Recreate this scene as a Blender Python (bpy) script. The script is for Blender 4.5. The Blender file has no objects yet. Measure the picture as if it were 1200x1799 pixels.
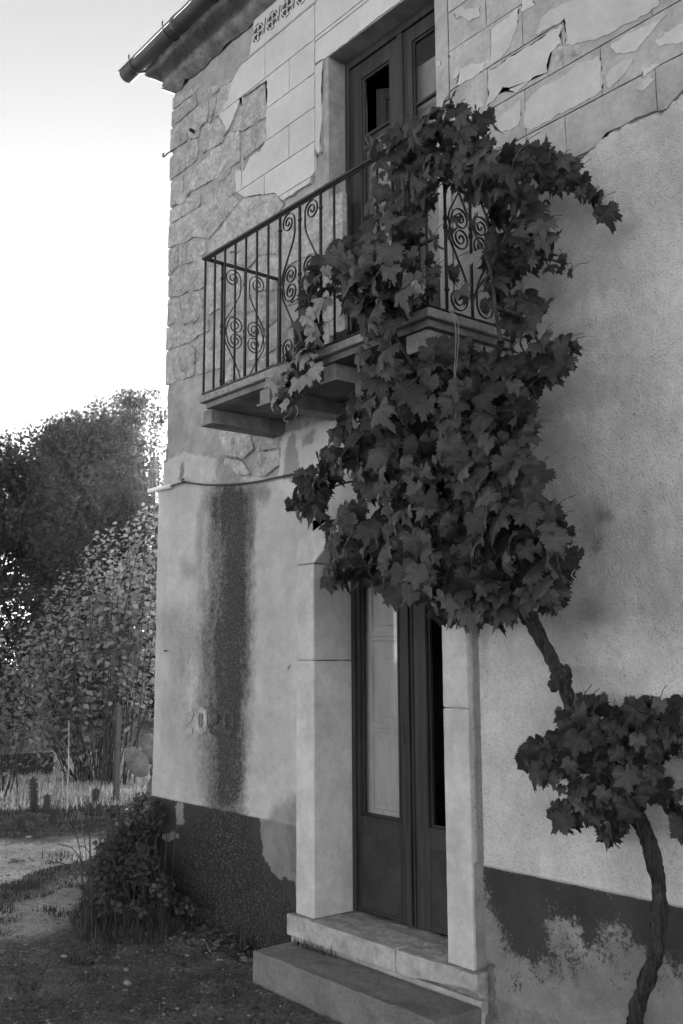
import bpy, bmesh, math, random
import numpy as np
from mathutils import Vector, Matrix, Quaternion
from mathutils.geometry import delaunay_2d_cdt
random.seed(7); rng = np.random.default_rng(7)
SC = bpy.context.scene; COL = SC.collection
rad = math.radians

# ------------------------------------------------------------------ camera
YAW, PITCH, ROLL, FPX = rad(50.958), rad(8.334), rad(-0.2996), 1755.25
CAM = np.array([0.0, -3.4, 1.65])
_f = np.array([-math.sin(YAW)*math.cos(PITCH), math.cos(YAW)*math.cos(PITCH), math.sin(PITCH)])
_r = np.array([math.cos(YAW), math.sin(YAW), 0.0]); _u = np.cross(_r, _f)
RT = _r*math.cos(ROLL)+_u*math.sin(ROLL); UP = -_r*math.sin(ROLL)+_u*math.cos(ROLL); FW = _f
cd = bpy.data.cameras.new('camera'); cam = bpy.data.objects.new('camera', cd); COL.objects.link(cam)
cd.sensor_fit = 'VERTICAL'; cd.sensor_height = 36.0; cd.sensor_width = 24.0; cd.lens = FPX/1799*36
cd.clip_start = 0.05; cd.clip_end = 3000
cam.matrix_world = Matrix(((RT[0], UP[0], -FW[0], CAM[0]), (RT[1], UP[1], -FW[1], CAM[1]), (RT[2], UP[2], -FW[2], CAM[2]), (0, 0, 0, 1)))
SC.camera = cam
SC.render.resolution_x = 683; SC.render.resolution_y = 1024

# ------------------------------------------------------------------ light
SUN = np.array([-0.847, 0.467, 0.252]); SUN /= np.linalg.norm(SUN)
W = bpy.data.worlds.new('World'); SC.world = W; W.use_nodes = True
nt = W.node_tree; nt.nodes.clear()
sky = nt.nodes.new('ShaderNodeTexSky'); sky.sky_type = 'NISHITA'; sky.sun_disc = False
sky.sun_elevation = math.asin(SUN[2]); sky.sun_rotation = math.atan2(SUN[0], SUN[1])
sky.air_density = 0.3; sky.dust_density = 0.0; sky.ozone_density = 1.0; sky.altitude = 200
bwn = nt.nodes.new('ShaderNodeSeparateColor'); bg = nt.nodes.new('ShaderNodeBackground'); wo = nt.nodes.new('ShaderNodeOutputWorld')
bg.inputs['Strength'].default_value = 0.15
nt.links.new(sky.outputs[0], bwn.inputs[0]); nt.links.new(bwn.outputs[0], bg.inputs[0]); nt.links.new(bg.outputs[0], wo.inputs[0])
sl = bpy.data.lights.new('sun', 'SUN'); sl.energy = 2.0; sl.angle = rad(0.5); sl.color = (1, 0.995, 0.985)
so = bpy.data.objects.new('sun', sl); COL.objects.link(so)
so.rotation_euler = Vector(SUN).to_track_quat('Z', 'Y').to_euler(); so.location = (-20, 10, 12)
SC.view_settings.view_transform = 'Standard'; SC.view_settings.look = 'None'
SC.view_settings.gamma = 1.0; SC.view_settings.use_curve_mapping = False
SC.view_settings.exposure = 3.27
SC.render.engine = 'CYCLES'
SC.cycles.max_bounces = 6; SC.cycles.transparent_max_bounces = 12

# ------------------------------------------------------------------ helpers
def ray(px, py): return RT*((px-600)/FPX) - UP*((py-899.5)/FPX) + FW
def onY(px, py, Y=0.0): d = ray(px, py); return CAM + d*((Y-CAM[1])/d[1])
def onX(px, py, X): d = ray(px, py); return CAM + d*((X-CAM[0])/d[0])
def onZ(px, py, Z=0.0): d = ray(px, py); return CAM + d*((Z-CAM[2])/d[2])
def onD(px, py, D): return CAM + ray(px, py)*D
def XZ(pts, Y=0.0): return [tuple(onY(p[0], p[1], Y)[[0, 2]]) for p in pts]

def vnoise(x, y, seed=0):
    xi = np.floor(x).astype(np.int64); yi = np.floor(y).astype(np.int64); xf = x-xi; yf = y-yi
    def h(a, b):
        n = (a*374761393 + b*668265263 + seed*974711) & 0x7fffffff
        n = ((n ^ (n >> 13))*1274126177) & 0x7fffffff
        return ((n ^ (n >> 16)) & 0xffff)/65535.0
    u = xf*xf*(3-2*xf); v = yf*yf*(3-2*yf)
    return (h(xi, yi)*(1-u)+h(xi+1, yi)*u)*(1-v)+(h(xi, yi+1)*(1-u)+h(xi+1, yi+1)*u)*v
def fbm(x, y, seed=0, oct=4):
    s = 0; a = .5; t = 0
    for i in range(oct):
        s = s+a*vnoise(x*2**i, y*2**i, seed+i*17); t += a; a *= .55
    return s/t
def inpoly(x, y, poly):
    ins = np.zeros(x.shape, bool); n = len(poly); j = n-1
    for i in range(n):
        xi, yi = poly[i]; xj, yj = poly[j]
        if yi != yj:
            c = ((yi > y) != (yj > y)) & (x < (xj-xi)*(y-yi)/(yj-yi)+xi)
            ins ^= c
        j = i
    return ins

def obj(name, me, mat, parent=None, label=None):
    o = bpy.data.objects.new(name, me); COL.objects.link(o)
    if mat is not None and len(me.materials) == 0: me.materials.append(mat)
    if parent is not None: o.parent = parent
    if label: o['label'] = label
    return o
def pyobj(name, vs, fs, mat, parent=None, smooth=False, label=None):
    me = bpy.data.meshes.new(name); me.from_pydata([tuple(map(float, v)) for v in vs], [], [tuple(int(i) for i in f) for f in fs]); me.update()
    if smooth: me.polygons.foreach_set('use_smooth', [True]*len(me.polygons))
    return obj(name, me, mat, parent, label)
def npmesh(name, V, F, smooth=False):
    """V (n,3) array, F (m,k) array of equal-size faces"""
    me = bpy.data.meshes.new(name); m, k = F.shape
    me.vertices.add(len(V)); me.vertices.foreach_set('co', V.astype(np.float32).ravel())
    me.loops.add(m*k); me.loops.foreach_set('vertex_index', F.astype(np.int32).ravel())
    me.polygons.add(m); me.polygons.foreach_set('loop_start', np.arange(0, m*k, k, dtype=np.int32))
    me.polygons.foreach_set('loop_total', np.full(m, k, np.int32))
    if smooth: me.polygons.foreach_set('use_smooth', np.ones(m, bool))
    me.update(calc_edges=True); me.validate(); return me
def attr(me, name, arr):
    a = me.attributes.new(name, 'FLOAT', 'POINT'); a.data.foreach_set('value', arr.astype(np.float32).ravel())
def thing(name, label, cat, loc=(0, 0, 0), group=None):
    o = bpy.data.objects.new(name, None); COL.objects.link(o); o.empty_display_size = .1
    o.location = loc; o['label'] = label; o['category'] = cat
    if group: o['group'] = group
    bpy.context.view_layer.update(); return o
def tag(o, label, cat, group=None, kind=None):
    o['label'] = label; o['category'] = cat
    if group: o['group'] = group
    if kind: o['kind'] = kind
    return o
class MB:
    def __init__(s): s.v = []; s.f = []
    def add(s, vs, fs):
        n = len(s.v); s.v += [tuple(v) for v in vs]; s.f += [tuple(i+n for i in f) for f in fs]; return s
    def box(s, x0, x1, y0, y1, z0, z1):
        return s.add([(x0, y0, z0), (x1, y0, z0), (x1, y1, z0), (x0, y1, z0), (x0, y0, z1), (x1, y0, z1), (x1, y1, z1), (x0, y1, z1)],
                     [(0, 3, 2, 1), (4, 5, 6, 7), (0, 1, 5, 4), (1, 2, 6, 5), (2, 3, 7, 6), (3, 0, 4, 7)])
    def tube(s, pts, r, n=6, cap=True):
        P = [Vector(p) for p in pts]; m = len(P); rr = r if hasattr(r, '__len__') else [r]*m
        vs = []; prev = None
        for i, p in enumerate(P):
            t = (P[min(i+1, m-1)]-P[max(i-1, 0)])
            if t.length < 1e-9: t = Vector((0, 0, 1))
            t.normalize()
            if prev is None:
                a = Vector((0, 0, 1)) if abs(t.z) < .9 else Vector((1, 0, 0)); a = (a-t*a.dot(t)).normalized()
            else:
                a = prev-t*prev.dot(t); a = a.normalized() if a.length > 1e-6 else t.orthogonal().normalized()
            prev = a; b = t.cross(a)
            for k in range(n):
                an = 2*math.pi*k/n; vs.append(p+(a*math.cos(an)+b*math.sin(an))*rr[i])
        fs = [(i*n+k, i*n+(k+1) % n, (i+1)*n+(k+1) % n, (i+1)*n+k) for i in range(m-1) for k in range(n)]
        if cap: fs += [tuple(range(n-1, -1, -1)), tuple((m-1)*n+k for k in range(n))]
        return s.add(vs, fs)
    def build(s, name, mat, parent=None, smooth=False, label=None, bevel=0):
        o = pyobj(name, s.v, s.f, mat, parent, smooth, label)
        if bevel:
            md = o.modifiers.new('bevel', 'BEVEL'); md.width = bevel; md.segments = 2; md.limit_method = 'ANGLE'
        return o
def crom(pts, k=6):
    P = [np.array(p, float) for p in pts]; P = [2*P[0]-P[1]]+P+[2*P[-1]-P[-2]]; out = []
    for i in range(1, len(P)-2):
        a, b, c, d = P[i-1:i+3]
        for t in np.linspace(0, 1, k, endpoint=False):
            out.append(.5*((2*b)+(c-a)*t+(2*a-5*b+4*c-d)*t*t+(3*b-a-3*c+d)*t**3))
    out.append(P[-2]); return out
def copyobj(o, parent=None):
    c = o.copy(); COL.objects.link(c)
    if parent is not None: c.parent = parent
    return c

# ------------------------------------------------------------------ materials (black and white place)
def NN(m):
    return m.node_tree.nodes, m.node_tree.links
def mat(name, base, rough=.85, var=.25, scale=8, bump=.3, bscale=60, bdist=.004, fine=0, rand=0, spec=.3, attrs=None, stretch=None, metal=0, speck=0, trans=0, isl=0):
    """grey procedural surface. attrs: None or 'wall'/'ground' to read painted dirt attributes"""
    m = bpy.data.materials.new(name); m.use_nodes = True; N, L = NN(m); b = N['Principled BSDF']
    b.inputs['Roughness'].default_value = rough; b.inputs['Specular IOR Level'].default_value = spec; b.inputs['Metallic'].default_value = metal
    tc = N.new('ShaderNodeTexCoord'); src = tc.outputs['Object']
    if stretch:
        mp = N.new('ShaderNodeMapping'); mp.inputs['Scale'].default_value = stretch; L.new(src, mp.inputs[0]); src = mp.outputs[0]
    def noise(sc, det=5, ro=.6):
        n = N.new('ShaderNodeTexNoise'); n.inputs['Scale'].default_value = sc; n.inputs['Detail'].default_value = det; n.inputs['Roughness'].default_value = ro
        L.new(src, n.inputs['Vector']); return n.outputs['Fac']
    def math_(op, a, bb, c=None, clamp=False):
        n = N.new('ShaderNodeMath'); n.operation = op; n.use_clamp = clamp
        for i, x in enumerate((a, bb, c)):
            if x is None: continue
            if isinstance(x, (int, float)): n.inputs[i].default_value = x
            else: L.new(x, n.inputs[i])
        return n.outputs[0]
    def rng_(x, a, bb, c, d):
        n = N.new('ShaderNodeMapRange'); L.new(x, n.inputs[0])
        for i, v in enumerate((a, bb, c, d)): n.inputs[i+1].default_value = v
        return n.outputs[0]
    f = rng_(noise(scale), .3, .7, 1-var, 1+var)
    f2 = rng_(noise(scale*6), .3, .7, 1-var*.45, 1+var*.45)
    f = math_('MULTIPLY', f, f2)
    if fine: f = math_('MULTIPLY', f, rng_(noise(bscale, 3), .3, .7, 1-fine, 1+fine))
    if rand:
        oi = N.new('ShaderNodeObjectInfo'); f = math_('MULTIPLY', f, rng_(oi.outputs['Random'], 0, 1, 1-rand, 1+rand))
    if isl:
        g = N.new('ShaderNodeNewGeometry'); f = math_('MULTIPLY', f, rng_(g.outputs['Random Per Island'], 0, 1, 1-isl, 1+isl))
    if attrs:
        at = N.new('ShaderNodeAttribute'); at.attribute_name = 'tone'; col = math_('MULTIPLY', f, math_('MULTIPLY', at.outputs['Fac'], 1.17 if attrs == 'wall' else 1.1))
        mo = N.new('ShaderNodeAttribute'); mo.attribute_name = 'moss'
        sp = N.new('ShaderNodeAttribute'); sp.attribute_name = 'grit'
        pt = N.new('ShaderNodeAttribute'); pt.attribute_name = 'paint'
        # flaking paint: painted mask broken by fine noise
        n1 = math_('ADD', math_('MULTIPLY', noise(13, 6, .7), .45), math_('MULTIPLY', noise(60, 5, .8), .55))
        k = math_('ADD', pt.outputs['Fac'], math_('MULTIPLY', math_('SUBTRACT', n1, .5), 2.6))
        k = rng_(k, .40, .62, 0, 1)
        pc = rng_(noise(5), .3, .7, .035, .06)
        mx = N.new('ShaderNodeMix'); L.new(k, mx.inputs[0]); L.new(col, mx.inputs[2]); L.new(pc, mx.inputs[3]); col = mx.outputs[0]
        # dark damp growth, fine speckle
        n2 = noise(38, 7, .8); n3 = noise(95, 4, .8)
        k = math_('ADD', mo.outputs['Fac'], math_('MULTIPLY', math_('SUBTRACT', n2, .5), 1.0))
        k = rng_(k, .14, .86, 0, .96)
        mx = N.new('ShaderNodeMix'); L.new(k, mx.inputs[0]); L.new(col, mx.inputs[2])
        L.new(rng_(n3, .52, .70, .018, .24), mx.inputs[3]); col = mx.outputs[0]
        grit = sp.outputs['Fac']
        n4 = noise(150, 2, .6)
        dk = math_('MULTIPLY', rng_(n4, .30, .46, .42, 0), grit)
        col = math_('MULTIPLY', col, math_('SUBTRACT', 1, dk))
    else:
        col = math_('MULTIPLY', f, base*(1.17 if base > .1 else .9))
    cb = N.new('ShaderNodeCombineColor')
    for i in range(3): L.new(col, cb.inputs[i])
    L.new(cb.outputs[0], b.inputs['Base Color'])
    if attrs == 'wall' or name in ('worn_plaster', 'reveal_plaster'):
        dn = N.new('ShaderNodeTexNoise'); dn.inputs['Scale'].default_value = 3.5; dn.inputs['Detail'].default_value = 6; L.new(src, dn.inputs['Vector'])
        vm = N.new('ShaderNodeVectorMath'); vm.operation = 'SCALE'; vm.inputs[3].default_value = .55; L.new(dn.outputs['Color'], vm.inputs[0])
        va = N.new('ShaderNodeVectorMath'); va.operation = 'ADD'; L.new(src, va.inputs[0]); L.new(vm.outputs[0], va.inputs[1])
        vo = N.new('ShaderNodeTexVoronoi'); vo.feature = 'DISTANCE_TO_EDGE'; vo.inputs['Scale'].default_value = 1.5 if attrs else 2.6; L.new(va.outputs[0], vo.inputs['Vector'])
        ck = rng_(vo.outputs['Distance'], .001, .006, .32, 0); ck = math_('MULTIPLY', ck, rng_(noise(1.7, 3), .54, .62, 0, 1)); crack = ck
        col = math_('MULTIPLY', col, math_('SUBTRACT', 1, ck))
        # small pits and knocks
        v2 = N.new('ShaderNodeTexVoronoi'); v2.inputs['Scale'].default_value = 16; L.new(va.outputs[0], v2.inputs['Vector'])
        pk = math_('MULTIPLY', rng_(v2.outputs['Distance'], .05, .10, .55, 0), rng_(noise(9, 2), .56, .60, 0, 1)); col = math_('MULTIPLY', col, math_('SUBTRACT', 1, pk))
        for i in range(3): L.new(col, cb.inputs[i])
    if bump:
        bn = N.new('ShaderNodeBump'); bn.inputs['Strength'].default_value = bump; bn.inputs['Distance'].default_value = bdist
        h = math_('ADD', noise(bscale, 6, .65), math_('MULTIPLY', noise(bscale*.22, 4), 1.5))
        if attrs: h = math_('ADD', h, math_('MULTIPLY', math_('MULTIPLY', noise(150, 2, .5), 3.0), grit))
        L.new(h, bn.inputs['Height']); L.new(bn.outputs[0], b.inputs['Normal'])
    if trans:
        out = N['Material Output']; t = N.new('ShaderNodeBsdfTranslucent'); ms = N.new('ShaderNodeMixShader'); ms.inputs[0].default_value = trans
        g = N.new('ShaderNodeCombineColor')
        tcx = math_('MULTIPLY', col, 1.5)
        for i in range(3): L.new(tcx, g.inputs[i])
        L.new(g.outputs[0], t.inputs[0]); L.new(b.outputs[0], ms.inputs[1]); L.new(t.outputs[0], ms.inputs[2]); L.new(ms.outputs[0], out.inputs[0])
    return m

def leafmat(name, base, **k):
    m = mat(name, base, **k); N, L = NN(m); b = N['Principled BSDF']
    uv = N.new('ShaderNodeUVMap'); uv.uv_map = 'UVMap'; acc = None
    def M(op, a, c=None, d=None):
        n = N.new('ShaderNodeMath'); n.operation = op
        for i, x in enumerate((a, c, d)):
            if x is None: continue
            if isinstance(x, (int, float)): n.inputs[i].default_value = x
            else: L.new(x, n.inputs[i])
        return n.outputs[0]
    sx = N.new('ShaderNodeSeparateXYZ'); L.new(uv.outputs[0], sx.inputs[0]); X, Y = sx.outputs[0], sx.outputs[1]
    for an in (90, 38, 142, -16, 196):
        c, s_ = math.cos(math.radians(an)), math.sin(math.radians(an))
        dist = M('ABSOLUTE', M('ADD', M('MULTIPLY', X, -s_), M('MULTIPLY', Y, c)))
        along = M('ADD', M('MULTIPLY', X, c), M('MULTIPLY', Y, s_))
        side = M('MULTIPLY', M('ABSOLUTE', M('SUBTRACT', M('FRACT', M('MULTIPLY', M('SUBTRACT', along, dist), 7.0)), .5)), 2.0)   # herringbone side veins
        near = M('LESS_THAN', dist, M('MULTIPLY', along, .34))
        v = M('MAXIMUM', M('SUBTRACT', 1, M('MULTIPLY', dist, 28)), M('MULTIPLY', M('MULTIPLY', M('GREATER_THAN', side, .78), near), .45))
        v = M('MULTIPLY', M('MAXIMUM', v, 0), M('GREATER_THAN', along, 0))
        acc = v if acc is None else M('MAXIMUM', acc, v)
    cc = b.inputs['Base Color'].links[0].from_node; src = cc.inputs[0].links[0].from_socket
    out = M('MULTIPLY', src, M('ADD', 1, M('MULTIPLY', acc, .55)))
    for i in range(3): L.new(out, cc.inputs[i])
    return m

M_wall = mat('wall_plaster', .4, attrs='wall', var=.16, scale=3.2, bump=.55, bscale=90, bdist=.004, fine=.07)
M_ground = mat('ground_earth', .2, attrs='ground', var=.28, scale=2.2, bump=1, bscale=48, bdist=.022, fine=.45)
M_skim = mat('smooth_plaster', .52, var=.10, scale=3, bump=.25, bscale=45, bdist=.002, rand=.05)
M_skim2 = mat('worn_plaster', .36, var=.25, scale=5, bump=.5, bscale=50, bdist=.004, rand=.07, fine=.08)
M_flake = mat('plaster_flake', .47, var=.12, scale=6, bump=.3, bscale=60, bdist=.002, rand=.08)
M_stone = mat('rubble_stone', .37, var=.34, scale=9, bump=1, bscale=36, bdist=.014, rand=.13, fine=.18)
M_mortar = mat('lime_mortar', .36, var=.3, scale=8, bump=1, bscale=45, bdist=.012, rand=.12, fine=.15)
M_jamb = mat('cut_stone', .48, var=.20, scale=4, bump=.3, bscale=70, bdist=.002, fine=.06, rand=.05)
M_thresh = mat('worn_sill_stone', .36, var=.3, scale=7, bump=.5, bscale=40, bdist=.006, fine=.12)
M_conc = mat('concrete', .17, var=.25, scale=5, bump=.5, bscale=90, bdist=.004, fine=.2)
M_slab = mat('granite_slab', .26, var=.25, scale=30, bump=.5, bscale=160, bdist=.002, fine=.35)
M_soffit = mat('stained_stucco', .17, var=.45, scale=5, bump=.6, bscale=30, bdist=.008)
M_corn = mat('cornice_stucco', .19, var=.55, scale=6, bump=.9, bscale=28, bdist=.015)
M_bracket = mat('bracket_plaster', .22, var=.35, scale=8, bump=.4, bscale=50, bdist=.003, rand=.1)
M_reveal = mat('reveal_plaster', .30, var=.3, scale=7, bump=.6, bscale=45, bdist=.006)
M_iron = mat('wrought_iron', .028, rough=.6, var=.4, scale=30, bump=.4, bscale=150, bdist=.001, spec=.5)
M_gutter = mat('gutter_metal', .07, rough=.55, var=.3, scale=6, bump=.15, bscale=40, bdist=.002, spec=.4, metal=.2)
M_tile = mat('roof_tile_clay', .16, var=.4, scale=14, bump=.5, bscale=60, bdist=.004, rand=.25)
M_wood = mat('weathered_wood', .055, rough=.7, var=.5, scale=4, bump=.6, bscale=30, bdist=.003, stretch=(6, 6, .35))
M_door = mat('painted_door_panel', .045, rough=.55, var=.35, scale=5, bump=.2, bscale=50, bdist=.001, fine=.1)
M_doorwood = mat('old_door_wood', .040, rough=.6, var=.5, scale=5, bump=.5, bscale=30, bdist=.002, stretch=(6, 6, .4))
M_cream = mat('cream_shutter_wood', .62, rough=.6, var=.14, scale=6, bump=.2, bscale=40, bdist=.001, stretch=(3, 3, .6))
M_paneback = mat('pale_board', .42, rough=.7, var=.2, scale=4, bump=.1)
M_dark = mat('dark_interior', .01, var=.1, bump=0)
M_bark = mat('vine_bark', .072, rough=.95, var=.75, scale=12, bump=1, bscale=34, bdist=.03, stretch=(4, 4, .6), fine=.4)
M_leaf = leafmat('vine_leaf', .062, rough=.5, var=.22, scale=18, bump=.35, bscale=70, bdist=.003, rand=.55, isl=.5, trans=.25, spec=.4)
M_leafb = leafmat('backlit_vine_leaf', .28, rough=.5, var=.2, scale=18, bump=.3, bscale=70, bdist=.003, rand=.25, trans=.4, spec=.4)  # paler copy of the vine leaf, backlight and glare put into its colour
M_treeleaf = mat('tree_leaf', .038, rough=.6, var=.35, scale=.8, bump=0, isl=.3, trans=.16)
M_shrubleaf = mat('shrub_leaf', .20, rough=.6, var=.3, scale=1.2, bump=0, isl=.35, trans=.28, spec=.3)
M_weed = mat('weed_leaf', .09, rough=.6, var=.3, scale=6, bump=0, isl=.5, trans=.3)
M_grass = mat('dry_grass', .50, rough=.8, var=.3, scale=2, bump=0, isl=.5, trans=.35)  # dry straw, paled so its colour carries the field's sunlight
M_grassd = mat('dark_grass', .075, rough=.8, var=.3, scale=2, bump=0, isl=.5, trans=.3)
M_turf = mat('dry_turf', .13, rough=.9, var=.3, scale=3, bump=0, isl=.85, trans=.1)
M_tangle = mat('tangled_grass', .10, rough=.8, var=.3, scale=3, bump=0, isl=.8, trans=.3)
M_bark2 = mat('tree_bark', .07, rough=.95, var=.4, scale=8, bump=.8, bscale=30, bdist=.02)
M_cactus = mat('cactus_skin', .05, rough=.7, var=.3, scale=12, bump=.5, bscale=80, bdist=.004, rand=.2)
M_pear = mat('prickly_pear_skin', .10, rough=.55, var=.5, scale=16, bump=.3, bscale=60, bdist=.003, rand=.1)
M_peb = mat('pale_pebble', .20, var=.3, scale=14, bump=.5, bscale=60, bdist=.004, rand=.3, isl=.8)
M_litter = mat('dead_leaf', .12, var=.3, scale=10, bump=.2, isl=.6, rand=.3)
M_post = mat('fence_post_concrete', .085, var=.25, scale=10, bump=.4, bscale=60)
M_wire = mat('galvanised_wire', .10, rough=.5, var=.2, bump=0, metal=.5)
M_pvc = mat('white_plastic', .75, rough=.4, var=.04, bump=0)
M_cable = mat('black_cable', .03, rough=.5, var=.1, bump=0)
M_string = mat('pale_string', .28, rough=.9, var=.1, bump=0)
M_print = mat('stencil_paint', .06, rough=.9, var=.3, scale=20, bump=0)
M_printl = mat('worn_stencil_paint', .22, rough=.9, var=.3, scale=20, bump=0)
M_far = mat('far_pale_wall', .5, var=.1, scale=1, bump=.2)
M_glass = bpy.data.materials.new('window_glass'); M_glass.use_nodes = True
N, L = NN(M_glass); N.clear(); o_ = N.new('ShaderNodeOutputMaterial'); mx_ = N.new('ShaderNodeMixShader'); tr_ = N.new('ShaderNodeBsdfTransparent'); gl_ = N.new('ShaderNodeBsdfGlossy')
fr_ = N.new('ShaderNodeMath'); fr_.operation = 'MULTIPLY_ADD'; fr_.inputs[1].default_value = .6; fr_.inputs[2].default_value = .03; lw_ = N.new('ShaderNodeLayerWeight'); pw_ = N.new('ShaderNodeMath'); pw_.operation = 'POWER'; pw_.inputs[1].default_value = 4; L.new(lw_.outputs['Facing'], pw_.inputs[0]); L.new(pw_.outputs[0], fr_.inputs[0]); gl_.inputs['Roughness'].default_value = .04; tr_.inputs[0].default_value = (.86, .86, .86, 1)
bp_ = N.new('ShaderNodeBump'); bp_.inputs['Strength'].default_value = .05; nz_ = N.new('ShaderNodeTexNoise'); nz_.inputs['Scale'].default_value = 6
L.new(nz_.outputs[0], bp_.inputs['Height']); L.new(bp_.outputs[0], gl_.inputs['Normal'])
L.new(fr_.outputs[0], mx_.inputs[0]); L.new(tr_.outputs[0], mx_.inputs[1]); L.new(gl_.outputs[0], mx_.inputs[2]); L.new(mx_.outputs[0], o_.inputs[0])

# ------------------------------------------------------------------ ground
def lines(*seg):
    out = []
    for a, b, n in seg: out += list(np.linspace(a, b, n, endpoint=False))
    out.append(seg[-1][1]); return np.array(out)
gx = lines((-400, -60, 12), (-60, -20, 40), (-20, -12, 80), (-12, -2, 400), (-2, 4, 60), (4, 60, 12), (60, 400, 6))
gy = lines((-400, -20, 6), (-20, -3.5, 20), (-3.5, 3, 230), (3, 10, 70), (10, 40, 30), (40, 400, 10))
GX, GY = np.meshgrid(gx, gy, indexing='ij')
def P0(pts): return [tuple(onZ(x, y, 0)[:2]) for x, y in pts]
wx = GX+.16*(fbm(GX*2.5, GY*2.5, 3)-.5)*2; wy = GY+.16*(fbm(GX*2.5, GY*2.5, 9)-.5)*2
def zone(poly, soft=.10):
    """soft mask from a ground polygon by averaging shifted tests"""
    acc = np.zeros(GX.shape); k = 0
    for a in np.linspace(0, 2*math.pi, 8, endpoint=False):
        for r_ in (.35, 1.0):
            acc += inpoly(wx+soft*r_*math.cos(a), wy+soft*r_*math.sin(a), poly); k += 1
    return acc/k
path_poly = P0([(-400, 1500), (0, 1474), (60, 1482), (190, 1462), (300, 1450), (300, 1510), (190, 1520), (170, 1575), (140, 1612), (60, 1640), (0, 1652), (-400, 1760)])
mid_poly = P0([(-300, 1600), (0, 1556), (60, 1535), (165, 1508), (180, 1516), (100, 1562), (30, 1590), (-300, 1650)])
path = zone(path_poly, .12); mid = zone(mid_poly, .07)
field = (GX < -10.2).astype(float)
n1 = fbm(GX*6, GY*6, 21); n2 = fbm(GX*22, GY*22, 5, 3); n0 = fbm(GX*.9, GY*.9, 2)
tone = .135+.10*(n1-.45)+.09*(n2-.5)+.05*(fbm(GX*50, GY*50, 71, 2)-.5)
tone = tone*(1-path)+path*(.60+.20*(n2-.5)+.12*(n1-.5))  # pale gravel, lightened further to stand in for sunlight the shrub blocks
tone = tone*(1-mid*.75)+mid*.75*(.10+.05*n2)
tone = np.where(field > 0, .22+.1*(n0-.3), tone)
GZ = .030*(n1-.5)+.022*(n2-.5)*(1-.5*path)+.05*(n0-.5)
GZ = GZ*np.clip(1.4-np.hypot(GX+5, GY)*.0, 0, 1)
GZ = GZ-.02*path*(1-mid)+.02*mid
near = np.clip(1-np.abs(GY)/.35, 0, 1)*(GX > -6.2)*(GX < -4.6)*(GY < .1); GZ = GZ+.05*near*n1       # earth banked on the wall
rut = np.exp(-((GY+.62-.12*(GX+5))/.25)**2)*(GX > -6)*.0; GZ = GZ-rut
GZ = GZ-.012
V = np.stack([GX.ravel(), GY.ravel(), GZ.ravel()], 1); nx, ny = GX.shape
I = np.arange(nx*ny).reshape(nx, ny); F = np.stack([I[:-1, :-1].ravel(), I[1:, :-1].ravel(), I[1:, 1:].ravel(), I[:-1, 1:].ravel()], 1)
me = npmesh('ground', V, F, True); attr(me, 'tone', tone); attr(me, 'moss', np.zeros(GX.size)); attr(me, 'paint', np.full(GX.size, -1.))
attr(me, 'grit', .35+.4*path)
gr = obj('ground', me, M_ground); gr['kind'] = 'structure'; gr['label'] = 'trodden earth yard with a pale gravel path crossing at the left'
def gz(x, y):
    i = min(max(np.searchsorted(gx, x), 1), nx-1); j = min(max(np.searchsorted(gy, y), 1), ny-1); return float(GZ[i, j])

# ------------------------------------------------------------------ house
H = thing('house', 'old two storey plastered stone house with peeling facade, iron balcony and stone framed door', 'house', (-4, 0, 0))
HL = Vector((-4, 0, 0))
def hobj(o):      # bring geometry written in world coordinates under the house empty
    o.matrix_parent_inverse = Matrix.Translation(-HL) if o.parent == H else Matrix.Identity(4); return o
DX0, DX1 = -4.405, -3.409; UX0, UX1, UZ0, UZ1 = -4.29, -3.395, 3.13, 5.18
wxs = lines((-6.235, -4.44, 150), (-4.44, UX0, 12), (UX0, UX1, 74), (UX1, -3.37, 2), (-3.37, -1.9, 122), (-1.9, 4.0, 40))
wzs = lines((-.3, 0, 6), (0, 2.42, 201), (2.42, UZ0, 60), (UZ0, UZ1, 170), (UZ1, 6.06, 72))
WX, WZ = np.meshgrid(wxs, wzs, indexing='ij')
jx = WX+.03*(fbm(WX*9, WZ*9, 31)-.5)*2+.02*(fbm(WX*30, WZ*30, 8)-.5)*2; jz = WZ+.03*(fbm(WX*9, WZ*9, 77)-.5)*2+.02*(fbm(WX*30, WZ*30, 18)-.5)*2
def wmask(px, soft=.03, warp=True, world=False):
    poly = px if world else XZ(px); acc = np.zeros(WX.shape); k = 0; X_, Z_ = (jx, jz) if warp else (WX, WZ)
    if soft == 0: return inpoly(X_, Z_, poly).astype(float)
    for a in np.linspace(0, 2*math.pi, 10, endpoint=False):
        for r_ in (.33, .7, 1.0):
            acc += inpoly(X_+soft*r_*math.cos(a), Z_+soft*r_*math.sin(a), poly); k += 1
    return acc/k
lo_left = wmask([(200, 1900), (200, 815), (290, 812), (330, 790), (360, 800), (395, 815), (440, 838), (490, 840), (498, 760), (640, 720), (640, 1900)], .0)
rough_poly = [(600, 1900), (600, 720), (900, 720), (900, 640), (925, 470), (930, 372), (965, 330), (1000, 292), (1045, 262), (1065, 238), (1082, 236), (1120, 214), (1150, 200), (1172, 196), (1195, 172), (1240, 120), (1700, -200), (1700, 1900)]
rough = wmask(rough_poly, .0)
plaster = np.maximum(lo_left, rough)
fine = fbm(WX*12, WZ*12, 50); big = fbm(WX*1.6, WZ*1.6, 60)
tone = .33+.16*(fine-.5)+.10*(big-.5)
low_t = .44+.06*(fine-.5)+.10*(big-.5)
rgh_t = .52+.09*(fine-.5)+.14*(big-.5)+.08*(fbm(WX*4, WZ*3, 333)-.5)
tone = np.where(lo_left > .5, low_t, tone); tone = np.where(rough > .5, rgh_t, tone)
def paint(t, m, v): return t*(1-m)+v*m
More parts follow.
